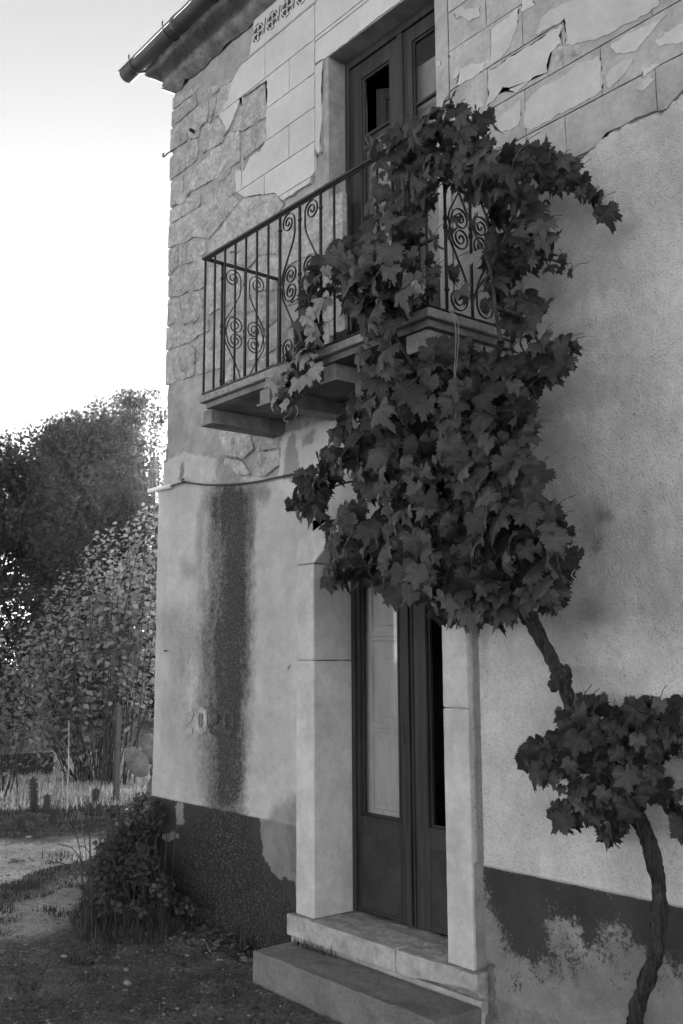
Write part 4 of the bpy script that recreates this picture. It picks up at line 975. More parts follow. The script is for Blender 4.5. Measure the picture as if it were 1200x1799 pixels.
# trunk
tp = [(1105, 1860, -.10), (1115, 1799, -.09), (1130, 1740, -.10), (1153, 1665, -.12), (1160, 1600, -.12), (1152, 1530, -.11), (1138, 1470, -.12), (1112, 1430, -.13), (1082, 1375, -.14), (1040, 1300, -.13), (1005, 1240, -.12), (985, 1190, -.13), (962, 1142, -.14), (930, 1088, -.16), (905, 1055, -.18), (875, 1010, -.22), (860, 960, -.26), (850, 900, -.30), (840, 820, -.36), (835, 740, -.42), (860, 660, -.50), (880, 600, -.56)]
pts = [onY(*t) for t in tp]; P_ = crom(pts, 10)
rad_ = np.interp(np.linspace(0, 1, len(P_)), [0, .12, .2, .3, .38, .45, .52, .58, .62, .72, .85, 1], [.029, .026, .025, .029, .024, .027, .025, .025, .034, .026, .022, .014])
rad_ = rad_*(1+.16*(fbm(np.arange(len(P_))*.45, np.zeros(len(P_)), 3)-.5)*2)
b = MB(); P2 = [Vector(p) for p in P_]; n = 14; prev = None; vs = []
for i, p in enumerate(P2):
    t = (P2[min(i+1, len(P2)-1)]-P2[max(i-1, 0)]).normalized()
    a = Vector((0, -1, 0)); a = (a-t*a.dot(t)).normalized(); c = t.cross(a)
    for k in range(n):
        an = 2*math.pi*k/n; tw = an+i*.10; rr = rad_[i]*(1+.16*math.sin(3*tw)+.14*math.sin(7*tw+1)+.08*math.sin(11*an+i*.7)+random.uniform(-.10, .10)); vs.append(p+(a*math.cos(an)+c*math.sin(an))*rr)
b.add(vs, [(i*n+k, i*n+(k+1) % n, (i+1)*n+(k+1) % n, (i+1)*n+k) for i in range(len(P2)-1) for k in range(n)])
vrel(b.build('trunk', M_bark, GV, True))
kb = onY(985, 1190, -.14)
b = MB()
for dx, dy, dz, r_ in ((0, 0, 0, .040), (.03, -.01, .02, .030), (-.015, -.02, -.03, .028), (.035, 0, -.02, .02)):
    c = Vector((kb[0]+dx, kb[1]+dy, kb[2]+dz)); vs = []; fs = []
    for i in range(7):
        for k in range(9):
            ph = math.pi*i/6; th = 2*math.pi*k/9; q = r_*(1+random.uniform(-.22, .22)); vs.append(c+Vector((math.sin(ph)*math.cos(th), math.sin(ph)*math.sin(th), math.cos(ph)))*q)
    fs = [(i*9+k, i*9+(k+1) % 9, (i+1)*9+(k+1) % 9, (i+1)*9+k) for i in range(6) for k in range(9)]; b.add(vs, fs)
vrel(b.build('burr', M_bark, GV))
canes = [[(880, 600, -.56), (870, 540, -.55), (860, 470, -.54), (830, 400, -.54), (800, 320, -.55), (780, 240, -.55), (775, 195, -.55)],
 [(862, 480, -.54), (840, 505, -.55), (828, 540, -.56)], [(860, 470, -.54), (900, 390, -.40), (930, 310, -.25), (980, 285, -.14), (1030, 330, -.10), (1068, 378, -.08)],
 [(800, 320, -.55), (740, 260, -.55), (700, 225, -.56), (665, 245, -.57)], [(870, 540, -.55), (920, 560, -.45), (960, 620, -.35), (985, 600, -.25), (1005, 590, -.22)],
 [(835, 740, -.42), (760, 680, -.58), (700, 600, -.62), (680, 520, -.60), (670, 430, -.58), (660, 330, -.57)], [(700, 600, -.62), (620, 500, -.62), (570, 460, -.60), (545, 520, -.61), (540, 600, -.62), (510, 680, -.63)],
 [(840, 820, -.36), (760, 820, -.42), (680, 840, -.44), (600, 850, -.40), (545, 880, -.36)], [(850, 900, -.30), (780, 960, -.45), (700, 980, -.48), (620, 1000, -.44)], [(860, 960, -.26), (900, 1000, -.35), (960, 1020, -.35)],
 [(1005, 1240, -.12), (1050, 1270, -.2), (1120, 1280, -.24), (1200, 1265, -.24), (1250, 1280, -.2)], [(1082, 1375, -.14), (1020, 1340, -.24), (960, 1330, -.28), (925, 1330, -.28)], [(1112, 1430, -.13), (1160, 1390, -.2), (1195, 1420, -.22)], [(905, 470, -.3), (950, 455, -.22), (990, 462, -.18)]]
for c in canes:
    P_ = crom([onY(*q) for q in c], 5); vrel(MB().tube(P_, list(np.linspace(.009, .0035, len(P_))), 6).build('cane', M_bark, GV, True))
b = MB()     # leaf stalks
for i, (d, p, M3, s, kind, li) in enumerate(items[:420]):
    a = Vector(p)+M3 @ Vector((0, -.28*s, 0)); e = a+Vector((random.uniform(-.06, .06), random.uniform(.02, .10), random.uniform(.03, .09))); m_ = (a+e)/2+Vector((0, 0, .012)); b.tube([a, m_, e], .0016, 3, False)
o = vrel(b.build('leaf_stalk', M_bark, GV)); o['kind'] = 'stuff'
b = MB()
for x0, y0_, pts_ in ((0, 0, [(512, 715), (508, 728), (498, 735), (506, 742)]), (0, 0, [(520, 712), (523, 724), (518, 735)]), (0, 0, [(1010, 1000), (1004, 1010), (1012, 1020)])):
    b.tube(crom([onY(x, y, -.62) for x, y in pts_], 5), .0015, 4)
vrel(b.build('tendril', M_string, GV))

# ------------------------------------------------------------------ trees, shrubs
def leafcloud(name, C_, R__, per, size, mt, parent, seed, droop=.5, squash=.8, elong=1.5):
    """C_ centres (n,3), R__ radii; quads folded along their midrib"""
    rg = np.random.default_rng(seed); V = []; 
    cs = np.repeat(C_, per, 0); rs = np.repeat(R__, per)
    d = rg.normal(size=cs.shape); d /= np.linalg.norm(d, axis=1)[:, None]
    rr = rs*(.35+.65*rg.random(len(rs))**.5); P = cs+d*rr[:, None]*np.array([1, 1, squash])
    nrm = d*.55+rg.normal(size=d.shape)*.55; nrm[:, 2] += .35; nrm /= np.linalg.norm(nrm, axis=1)[:, None]
    t = rg.normal(size=d.shape)*.8; t[:, 2] -= droop; t -= nrm*(t*nrm).sum(1)[:, None]; t /= np.linalg.norm(t, axis=1)[:, None]; s = np.cross(nrm, t)
    L_ = (size*(.6+.8*rg.random(len(rs))))[:, None]; Wd = L_/elong
    a = P; b_ = P+t*L_*.5+s*Wd*.5+nrm*L_*.06; c = P+t*L_-nrm*L_*.12; e = P+t*L_*.5-s*Wd*.5+nrm*L_*.06
    V = np.stack([a, b_, c, e], 1).reshape(-1, 3); n_ = len(P); I_ = np.arange(n_)*4
    F = np.concatenate([np.stack([I_, I_+1, I_+2], 1), np.stack([I_, I_+2, I_+3], 1)])
    me = npmesh(name, V, F); o = obj(name, me, mt, parent); o['kind'] = 'stuff'; return o
def limb_tree(name, label, cat, base, h, cl, cr, per, size, trad, mt, seed, group=None, kindlabel=None):
    r = random.Random(seed); base = Vector(base); T = thing(name, label, cat, tuple(base), group)
    b = MB(); top = base+Vector((0, 0, h)); P_ = crom([base+Vector((0, 0, -.1)), base.lerp(top, .3)+Vector((.1, .05, 0)), base.lerp(top, .65)+Vector((-.15, .1, 0)), top], 4)
    b.tube(P_, list(np.linspace(trad, trad*.45, len(P_))), 8); o = rel(b.build('trunk', M_bark2, T, True), T)
    bb = MB()
    for c in cl[::max(1, len(cl)//34)]:
        s_ = P_[r.randrange(len(P_)//3, len(P_))]; c = Vector(c); s_ = Vector(s_); mid = s_.lerp(c, .5)+Vector((r.uniform(-.2, .2), r.uniform(-.2, .2), r.uniform(-.1, .3)))
        bb.tube(crom([s_, mid, c], 4), list(np.linspace(trad*.28, trad*.05, 9)), 5)
    rel(bb.build('limb', M_bark2, T, True), T)
    o = leafcloud('crown', np.array(cl), np.array(cr), per, size, mt, T, seed); rel(o, T); return T
def clumps(poly, D0, D1, n, r0, r1, seed, zmin=.3):
    rr = random.Random(seed); out = []; R2 = []; xs_ = [p[0] for p in poly]; ys_ = [p[1] for p in poly]; k = 0
    while len(out) < n and k < n*50:
        k += 1; x = rr.uniform(min(xs_), max(xs_)); y = rr.uniform(min(ys_), max(ys_))
        if not inpoly(np.array([x]), np.array([y]), poly)[0]: continue
        D = rr.uniform(D0, D1); p = onD(x, y, D)
        if p[2] < zmin: continue
        out.append(p); R2.append(rr.uniform(r0, r1))
    return out, R2
# dark evergreen at left, its crown coming down to eye level
big_poly = [(-330, 760), (-200, 690), (-80, 700), (0, 815), (30, 805), (60, 785), (85, 800), (105, 850), (105, 960), (80, 1060), (60, 1130), (60, 1220), (40, 1270), (20, 1300), (-60, 1300), (-330, 1280)]
cl, cr = clumps(big_poly, 17.5, 21.0, 130, .40, .80, 11)
limb_tree('evergreen_tree', 'big dark evergreen tree rising behind the fence at the left margin', 'tree', onZ(-60, 1300, 0)*[1, 1, 0], 4.2, cl, cr, 800, .085, .30, M_treeleaf, 3)
cl, cr = clumps([(40, 800), (75, 765), (110, 752), (150, 735), (185, 715), (205, 706), (215, 730), (208, 800), (212, 900), (225, 1000), (200, 1140), (60, 1200), (50, 980)], 50, 56, 92, 1.3, 2.1, 15)
limb_tree('evergreen_tree', 'tall evergreen tree rising highest between the left tree and the house corner', 'tree', onD(150, 1200, 53)*[1, 1, 0], 10, cl, cr, 820, .21, .5, M_treeleaf, 6)
cl, cr = clumps([(200, 830), (240, 800), (275, 790), (300, 830), (330, 980), (460, 1000), (460, 1200), (90, 1200), (100, 980), (200, 960)], 42, 48, 88, 1.0, 1.6, 12)
limb_tree('evergreen_tree', 'farther lower evergreen tree showing just left of the house corner', 'tree', onD(300, 1200, 44)*[1, 1, 0], 6, cl, cr, 620, .18, .5, M_treeleaf, 4)
cl, cr = clumps([(215, 700), (235, 686), (262, 692), (286, 706), (286, 742), (262, 740), (235, 745), (225, 860), (215, 860)], 36, 38, 17, .35, .6, 19)
limb_tree('slender_tree', 'thin topmost twigs of a sparse tree beside the balcony corner against the sky', 'tree', onD(262, 1200, 37)*[1, 1, 0], 9.5, cl, cr, 160, .13, .12, M_treeleaf, 8)
cl, cr = clumps([(95, 1160), (300, 1120), (420, 1120), (420, 1255), (250, 1265), (100, 1262)], 24, 30, 48, .5, .85, 13, .4)
limb_tree('hedge_tree', 'low dark bushy tree filling the gap under the big crowns', 'tree', onD(200, 1240, 27)*[1, 1, 0], 1.8, cl, cr, 420, .10, .2, M_treeleaf, 5)

# upright leafy shrub: shoots with drooping leaves along them
def shoot_shrub(name, label, base, tips, nleaf, lsize, seed, mt, dense=1.0):
    r = random.Random(seed); base = Vector(base); T = thing(name, label, 'shrub', tuple(base)); sb = MB(); LV = []; LF = []; off = 0
    def addleaf(p, dirn, s):
        nonlocal off
        n_ = Vector((r.gauss(0, .5), r.gauss(-.2, .5), 1)).normalized(); t = Vector((dirn.x, dirn.y, -.55+r.uniform(-.3, .3))); t = (t-n_*t.dot(n_)).normalized(); sd_ = n_.cross(t); s *= r.uniform(.65, 1.2)
        pr = [(0, 0, 0), (.30, .25, .02), (.34, .55, .0), (.0, 1, -.22), (-.34, .55, 0), (-.30, .25, .02), (0, .5, -.07)]
        for a, b2, c in pr: LV.append(p+sd_*a*s+t*b2*s+n_*c*s)
        for f in ((0, 1, 6), (1, 2, 6), (2, 3, 6), (3, 4, 6), (4, 5, 6), (5, 0, 6)): LF.append([i+off for i in f])
        off += 7
    for tp_ in tips:
        tp_ = Vector(tp_); foot = base.lerp(Vector((tp_.x, tp_.y, base.z)), r.uniform(.1, .5))+Vector((r.uniform(-.25, .25), r.uniform(-.2, .2), 0)); mid = foot.lerp(tp_, .55)+Vector((r.uniform(-.15, .15), r.uniform(-.15, .15), -.1))
        P_ = [Vector(q) for q in crom([foot, mid, tp_], 9)]; sb.tube(P_, list(np.linspace(.010, .003, len(P_))), 5)
        for k in range(nleaf):
            u = .34+.66*(k+r.random())/nleaf; i = min(int(u*(len(P_)-1)), len(P_)-2); p = P_[i].lerp(P_[i+1], u*(len(P_)-1)-i); a = r.uniform(0, 6.28); dr = Vector((math.cos(a), math.sin(a), 0))
            stub = r.uniform(.02, .20)*(1.25-u); addleaf(p+dr*stub, dr, lsize*(1.05-.45*u))
    rel(sb.build('shoots', M_bark, T, True), T)
    for k in range(int(900*dense)):       # shaded leaves inside the bush
        tq = Vector(tips[r.randrange(len(tips))]); p = base.lerp(tq, r.uniform(.25, .8)); p += Vector((r.gauss(0, .28), r.gauss(0, .25), r.gauss(0, .12)-.15)); addleaf(p, Vector((r.uniform(-1, 1), r.uniform(-1, 1), 0)), lsize*.8)
    me = npmesh('foliage', np.array([tuple(v) for v in LV]), np.array(LF), False); o = rel(obj('foliage', me, mt, T), T); o['kind'] = 'stuff'
rs_ = random.Random(77); tips = []
prof_ = [(30, 1190), (50, 1110), (75, 1050), (95, 1000), (130, 985), (155, 940), (180, 930), (205, 905), (225, 912), (245, 885), (272, 870), (300, 868), (340, 900)]
for i in range(84):
    x = rs_.uniform(35, 285); ytop = float(np.interp(x, [p[0] for p in prof_], [p[1] for p in prof_])); y = ytop+abs(rs_.gauss(0, 95)) if i > 30 else ytop+rs_.uniform(0, 16); y = min(y, 1290)
    tips.append(onD(x, y, rs_.uniform(12.8, 14.6)))
shoot_shrub('leafy_shrub', 'tall pale leaved shrub with upright shoots standing behind the fence beside the house corner', onD(190, 1310, 13.7)*[1, 1, 0], tips, 50, .125, 21, M_shrubleaf, 2.2)
tips = []
for i in range(26):
    x = rs_.uniform(-60, 58); y = 1045+abs(x-22)*1.2+abs(rs_.gauss(0, 60)); tips.append(onD(x, min(y, 1280), rs_.uniform(12.2, 13.0)))
shoot_shrub('leafy_shrub', 'smaller sparse shrub at the left edge with few upright twigs', onD(-10, 1310, 12.6)*[1, 1, 0], tips, 40, .11, 22, M_shrubleaf, .5)

# ------------------------------------------------------------------ fence
ztop = 1.06
A0 = onZ(208, 1247, ztop); A1 = onZ(-350, 1300, ztop); A2 = onZ(0, 1264, ztop); A3 = onZ(300, 1254, ztop)
FN = thing('wire_fence', 'sagging chain link fence on a grey concrete post in front of the shrubs', 'fence', (A0[0], A0[1], 0))
def frel(o): return rel(o, FN)
frel(slabstone(A0[0]-.030, A0[0]+.030, A0[1]-.030, A0[1]+.030, -.1, ztop+.05, M_post, 'post', 5, rough_=.004, cell=.12, parent=FN))
dl = (A2-A0); dl[2] = 0; Lf = np.linalg.norm(dl); dl /= Lf
for k in (1, 2): 
    q = A0+dl*4.4*k; frel(slabstone(q[0]-.045, q[0]+.045, q[1]-.045, q[1]+.045, -.1, ztop+.05, M_post, 'post', 5+k, rough_=.004, cell=.12, parent=FN)) if k == 2 else None
b = MB(); pitch = .075; nn = int(7.5/pitch); hh = .92
def fp(u, z): q = A0+dl*u; sag = .05*math.sin(u*1.4); return (q[0], q[1]+.02*math.sin(u*3+z*5), max(z+sag*(z/.9), -.02))
for i in range(-14, nn):
    for sgn in (1, -1):
        pts = []; u = i*pitch
        k = int(hh/pitch)
        P_ = [fp(u+(pitch*.5 if (j % 2) == (0 if sgn > 0 else 1) else 0), .02+j*pitch*.95) for j in range(k+1)]
        b.tube(P_, .0014, 3, False)
o = frel(b.build('chain_link', M_wire, FN)); o['kind'] = 'stuff'
b = MB()
for z, sg in ((ztop-.02, .03), (.93, .04)):
    b.tube([fp(-1.0, z)]+[(A0+dl*u)[[0, 1]].tolist()+[z-sg*math.sin(u/4.4*math.pi)**2] for u in np.linspace(0, 8.8, 24)], .0022, 4, False)
frel(b.build('tension_wire', M_wire, FN))
sa = onZ(117, 1425, 0); sb_ = onD(121, 1265, np.dot(sa-CAM, FW)); 
tag(MB().tube([tuple(sa), tuple((sa+sb_)/2+[.02, 0, 0]), tuple(sb_)], [.009, .008, .005], 5).build('cane_stake', mat('dry_cane', .35, bump=0)), 'thin pale dry cane standing upright in the weeds left of the fence post', 'stake')

# far pale wall and low dark wall beyond the field
a = onD(40, 1345, 34); c = onD(100, 1345, 34)
fb = thing('field_wall', 'pale rendered wall glimpsed far behind the trees above the sunny field', 'wall', (a[0], a[1], 0))
vx = c-a; vx[2] = 0; vx /= np.linalg.norm(vx); nx__ = np.array([-vx[1], vx[0], 0])
def quad(u0, u1, z0, z1, th, name, mt):
    p = [a+vx*u0, a+vx*u1]; b = MB(); vs = []
    for z in (z0, z1):
        for q in p:
            for t in (0, th): w = q+nx__*t; vs.append((w[0], w[1], z))
    b.add(vs, [(0, 2, 6, 4), (1, 5, 7, 3), (0, 4, 5, 1), (2, 3, 7, 6), (4, 6, 7, 5), (0, 1, 3, 2)]); return rel(b.build(name, mt, fb), fb)
quad(-9, 8, -.1, 1.05, .3, 'wall_face', M_far); quad(-9.05, 8.05, 1.05, 1.12, .4, 'coping', M_post)
q0 = onZ(-160, 1372, 0); q1 = onZ(92, 1362, 0); d_ = q1-q0; ln = np.linalg.norm(d_[:2]); 
b = MB().box(0, ln, -.15, .15, -.1, .30); lw = b.build('low_wall', mat('dark_stone', .05, var=.4)); lw.location = tuple(q0*[1, 1, 0]); lw.rotation_euler = (0, 0, math.atan2(d_[1], d_[0])); bm = bmesh.new(); bm.from_mesh(lw.data); bmesh.ops.subdivide_edges(bm, edges=bm.edges[:], cuts=12, use_grid_fill=True)
for v in bm.verts: v.co += Vector((0, 1, 1))*random.uniform(-.02, .02)
bm.to_mesh(lw.data); bm.free(); tag(lw, 'low dark rubble wall crossing the sunny grass behind the chain link fence', 'wall')

# ------------------------------------------------------------------ cacti
def cactus_mesh(seed):
    b = MB(); vs = []; n = 26; r = random.Random(seed); m_ = 11
    for i in range(m_+1):
        t = i/m_; z = t; rr = (1-max(0, (t-.72)/.28)**2.4)**.5 if t > .72 else 1; rr *= .92+.08*math.sin(t*5+seed); rr = max(rr, .02)
        for k in range(n):
            a = 2*math.pi*k/n; vs.append((math.cos(a)*rr*(1 if k % 2 else .84), math.sin(a)*rr*(1 if k % 2 else .84), z))
    b.add(vs, [(i*n+k, i*n+(k+1) % n, (i+1)*n+(k+1) % n, (i+1)*n+k) for i in range(m_) for k in range(n)]+[tuple(m_*n+k for k in range(n))])
    return b
def cactus(px, pbase, ptop, wpx, label, seed, D=None):
    g0 = onZ(px, pbase, 0) if D is None else onD(px, pbase, D)*[1, 1, 0]; dep = np.dot(g0-CAM, FW)
    h = (pbase-ptop)/FPX*dep*1.0; r_ = wpx/2/FPX*dep
    o = cactus_mesh(seed).build('columnar_cactus', M_cactus, None, False); z0 = (onD(px, pbase, dep))[2]
    # spines along the ribs
    b = MB(); rr = random.Random(seed)
    for k in range(13):
        a = 2*math.pi*(2*k+1)/26
        for i in range(9):
            z = .06+i*.1; p = Vector((math.cos(a), math.sin(a), z)); q = p+Vector((math.cos(a+rr.uniform(-.6, .6)), math.sin(a+rr.uniform(-.6, .6)), rr.uniform(-.1, .3)))*.28; b.tube([p, q], .02, 3, False)
    s_ = b.build('spines', M_cactus, o); s_['kind'] = 'stuff'
    o.location = (g0[0], g0[1], max(z0, -.02)-.02); o.scale = (r_, r_, h+.02); o.rotation_euler = (rr.uniform(-.06, .06), rr.uniform(-.06, .06), rr.uniform(0, 6))
    tag(o, label, 'cactus', 'ribbed columnar cacti')
cactus(60, 1424, 1364, 13, 'tallest ribbed columnar cactus standing in front of the sunny grass', 1)
cactus(82, 1428, 1395, 12, 'shorter dark columnar cactus just right of the tallest one by the fence', 2)
cactus(92, 1444, 1420, 11, 'small round-topped cactus in the weeds below the two taller ones', 3)
cactus(37, 1452, 1435, 10, 'lone stubby cactus at the edge of the far weeds near the left margin', 4)
cactus(168, 1412, 1384, 12, 'upper cactus of the clump left of the fence post', 5)
cactus(157, 1432, 1410, 11, 'left lower cactus of the clump left of the fence post', 6)
cactus(174, 1432, 1412, 11, 'right lower cactus of the clump left of the fence post', 7)
cactus(157, 1636, 1594, 19, 'barrel shaped cactus on the bare earth in front of the weeds', 8)
cactus(222, 1628, 1584, 17, 'half hidden cactus in the grass right of the barrel shaped one', 9)
cactus(268, 1612, 1505, 14, 'slim upright cactus against the dark foot of the house corner', 10, 6.35)
cactus(284, 1618, 1534, 20, 'thick rounded cactus right of the slim one against the house wall', 11, 6.2)
cactus(168, 1585, 1504, 14, 'cactus leaning out of the left side of the corner weeds above the gravel', 12, 6.7)
# prickly pear
base = onZ(272, 1440, 0); Dp = 9.2
PP = thing('prickly_pear', 'prickly pear with flat oval pads peeping out behind the house corner', 'cactus', tuple(onD(275, 1480, Dp)*[1, 1, 0]))
def pad(px, py, lenpx, wpx, ang, D):
    c = onD(px, py, D); L_ = lenpx/FPX*D/2; w_ = wpx/FPX*D/2; b = MB(); vs = []; n = 22; 
    prof_ = [(-1, .02), (-.93, .38), (-.75, .70), (-.4, .93), (0, 1), (.4, .86), (.75, .58), (.93, .32), (1, .02)]
    for (t, w__) in prof_:
        for k in range(n): a = 2*math.pi*k/n; vs.append(Vector((math.cos(a)*w__*w_, math.sin(a)*w__*.016+.002, t*L_)))
    R3 = Matrix((Vector(RT), Vector(FW), Vector(UP))).transposed() @ Matrix.Rotation(ang, 3, 'Y')
    R3 = R3 @ Matrix.Rotation(.35, 3, 'Z')
    b.add([Vector(c)+R3 @ v for v in vs], [(i*n+k, i*n+(k+1) % n, (i+1)*n+(k+1) % n, (i+1)*n+k) for i in range(8) for k in range(n)])
    rel(b.build('pad', M_pear, PP, True), PP)
pad(240, 1338, 62, 37, rad(-36), 9.2); pad(267, 1316, 56, 38, rad(-14), 9.3); pad(272, 1390, 70, 30, rad(4), 9.25); pad(285, 1350, 50, 40, rad(30), 9.3); pad(274, 1450, 80, 34, 0, 9.25)

# ------------------------------------------------------------------ weeds, grass, litter, stones
def blades(name, P, L_, wd, mt, lean, seed, parent=None, kind='stuff'):
    rg = np.random.default_rng(seed); n_ = len(P); a = rg.random(n_)*6.283; dr = np.stack([np.cos(a), np.sin(a), np.zeros(n_)], 1); sd_ = np.stack([-np.sin(a), np.cos(a), np.zeros(n_)], 1)
    l = (L_*(.5+rg.random(n_)))[:, None]; ln = (lean*rg.random(n_))[:, None]; up = np.array([0, 0, 1.])
    m1 = P+up*l*.55*(1-ln*.3)+dr*l*.25*ln; tp = P+up*l*(1-ln*.62)+dr*l*.85*ln; w = wd*(.6+.8*rg.random(n_))[:, None]
    V = np.stack([P-sd_*w, P+sd_*w, m1+sd_*w*.7, m1-sd_*w*.7, tp], 1).reshape(-1, 3); I_ = np.arange(n_)*5
    F = np.concatenate([np.stack([I_, I_+1, I_+2], 1), np.stack([I_, I_+2, I_+3], 1), np.stack([I_+3, I_+2, I_+4], 1)])
    o = obj(name, npmesh(name, V, F), mt, parent)
    if kind: o['kind'] = kind
    return o
def scat(poly_px, n, seed):
    rg = np.random.default_rng(seed); poly = P0(poly_px); xs_ = [p[0] for p in poly]; ys_ = [p[1] for p in poly]; out = np.zeros((0, 2))
    while len(out) < n:
        x = rg.uniform(min(xs_), max(xs_), n*3); y = rg.uniform(min(ys_), max(ys_), n*3); m_ = inpoly(x, y, poly); out = np.concatenate([out, np.stack([x[m_], y[m_]], 1)])
    out = out[:n]; ix = np.clip(np.searchsorted(gx, out[:, 0]), 1, nx-1); iy = np.clip(np.searchsorted(gy, out[:, 1]), 1, ny-1); return np.column_stack([out, GZ[ix, iy]])
# sunny field grass beyond the fence, dark grass strip before the path
g = blades('grass', scat([(-300, 1420), (-300, 1345), (0, 1330), (130, 1320), (300, 1320), (300, 1415), (0, 1425)], 30000, 31), .09, .005, M_grass, 1.0, 31); g['label'] = 'sunlit dry grass of the field behind the fence'; g['category'] = 'grass'
g = blades('grass', scat([(-300, 1500), (-300, 1405), (0, 1408), (300, 1400), (300, 1445), (190, 1458), (60, 1474), (0, 1468)], 16000, 32), .045, .004, M_grassd, 1.0, 32); g['label'] = 'dark rough grass along the far edge of the gravel path'; g['category'] = 'grass'
g = blades('grass', scat([(-200, 1595), (0, 1556), (60, 1538), (165, 1510), (175, 1518), (100, 1560), (30, 1588), (-200, 1640)], 5000, 33), .030, .0025, M_grassd, .9, 33); g['label'] = 'thin dark grass strip growing in the middle of the gravel path'; g['category'] = 'grass'
g = blades('grass', scat([(-200, 1660), (60, 1640), (150, 1610), (330, 1620), (450, 1700), (700, 1830), (500, 1990), (-300, 1990)], 16000, 34), .014, .0012, M_turf, 1.15, 34); g['label'] = 'very short dry turf on the shaded earth in front of the house'; g['category'] = 'grass'
# corner weeds
WB = thing('weed_clump', 'big tangle of weeds and long grass growing against the house corner', 'weeds', tuple(onZ(230, 1610, 0)))
cl = []; cr = []
rw = random.Random(41)
for i in range(105):
    x = rw.uniform(0, 1); px = 165+x*110; ytop = float(np.interp(px, [130, 160, 175, 200, 225, 250, 275, 300, 340], [1590, 1545, 1500, 1470, 1440, 1415, 1400, 1560, 1610])); y = ytop+(1600-ytop)*rw.random()**1.7; D = 6.25+rw.uniform(-.25, .35)+.5*(1600-y)/200
    cl.append(onD(px, y, D)); cr.append(rw.uniform(.03, .11))
for px, y, D in ((203, 1427, 7.3), (215, 1432, 7.3), (196, 1425, 7.3), (258, 1400, 6.9), (245, 1410, 6.9), (225, 1455, 7.0), (210, 1470, 6.9), (240, 1440, 6.9), (300, 1580, 6.1), (312, 1585, 6.1), (295, 1570, 6.1), (330, 1590, 6.0)):
    cl.append(onD(px, y, D)); cr.append(.05)
rel(leafcloud('foliage', np.array(cl), np.array(cr), 52, .034, M_weed, WB, 43, droop=.2, elong=1.35), WB)
pts = scat([(165, 1590), (180, 1555), (250, 1500), (275, 1560), (330, 1600), (330, 1618), (220, 1618), (175, 1612)], 5200, 44)
rel(blades('long_grass', pts, .30, .0022, M_tangle, 1.35, 44, WB), WB)
pts[:, 2] += .10; rel(blades('long_grass', pts[:3000], .26, .002, M_tangle, 1.5, 45, WB), WB)
rel(blades('low_grass', scat([(120, 1610), (160, 1560), (200, 1575), (330, 1600), (360, 1640), (250, 1660), (140, 1655)], 3000, 47), .09, .0022, M_tangle, 1.35, 47, WB), WB)
b = MB()
for i in range(70):
    px = rw.uniform(150, 300); s_ = Vector(onZ(px, rw.uniform(1590, 1640), 0)); t_ = s_+Vector((rw.uniform(-.35, .2), rw.uniform(-.2, .1), rw.uniform(.15, .75))); b.tube(crom([s_, s_.lerp(t_, .6)+Vector((0, 0, .12)), t_], 4), .003, 4, False)
rel(b.build('stalks', M_weed, WB), WB)['kind'] = 'stuff'
# flower-like pale funnel leaves and round leaves on stalks
def funnel(px, py, D, r_, mt, nm):
    c = onD(px, py, D); b = MB(); vs = []; n = 12
    for (q, z) in ((.15, 0), (.6, .35), (1, .5)):
        for k in range(n): a = 2*math.pi*k/n; w = 1+.12*math.sin(3*a+px); vs.append(Vector(c)+Vector(RT)*math.cos(a)*q*r_*w+Vector(UP)*math.sin(a)*q*r_*w-Vector(FW)*z*r_)
    b.add(vs, [(i*n+k, i*n+(k+1) % n, (i+1)*n+(k+1) % n, (i+1)*n+k) for i in range(2) for k in range(n)]+[tuple(range(n))]); rel(b.build(nm, mt, WB, True), WB)
for px, py, r_ in ((246, 1485, .028), (248, 1500, .02), (243, 1516, .018), (198, 1500, .02), (175, 1490, .016), (168, 1480, .016), (226, 1443, .022)): funnel(px, py, 6.3, r_, M_weed, 'round_leaf')
# plants at the wall foot and threshold
def tuft(name, label, cat, px, py, n, L_, seed, mt=M_grassd, spread=.12, wd=.004):
    c = onZ(px, py, 0); rg = np.random.default_rng(seed); P = np.column_stack([c[0]+rg.normal(0, spread, n), c[1]+rg.normal(0, spread*.6, n), np.zeros(n)]); P[:, 1] = np.minimum(P[:, 1], -.02) if c[1] < .3 and c[0] > -6.2 else P[:, 1]
    o = blades(name, P, L_, wd, mt, 1.0, seed, None); tag(o, label, cat); return o
tuft('weed_tuft', 'low weeds at the foot of the wall beside the concrete step', 'weeds', 430, 1668, 90, .10, 51, M_weed, .12, .008)
tuft('weed_tuft', 'small leafy weed at the left edge of the bare earth below the gravel', 'weeds', 88, 1602, 60, .05, 52, M_weed, .06, .004)
tuft('weed_tuft', 'tiny weed tuft on the gravel above the grass strip', 'weeds', 108, 1508, 50, .06, 53, M_grassd, .10)
tuft('weed_tuft', 'dark weed tuft near the left margin of the gravel path', 'weeds', 6, 1602, 50, .04, 54, M_grassd, .06)
c = onY(575, 1660, -.05); P = np.column_stack([np.random.default_rng(8).uniform(-4.52, -4.15, 60), np.full(60, -.085)+np.random.default_rng(9).normal(0, .008, 60), np.full(60, .147)]); tag(blades('weed_tuft', P, .045, .004, M_weed, 1.0, 55, None), 'small weeds sprouting in the joint between threshold and step', 'weeds')
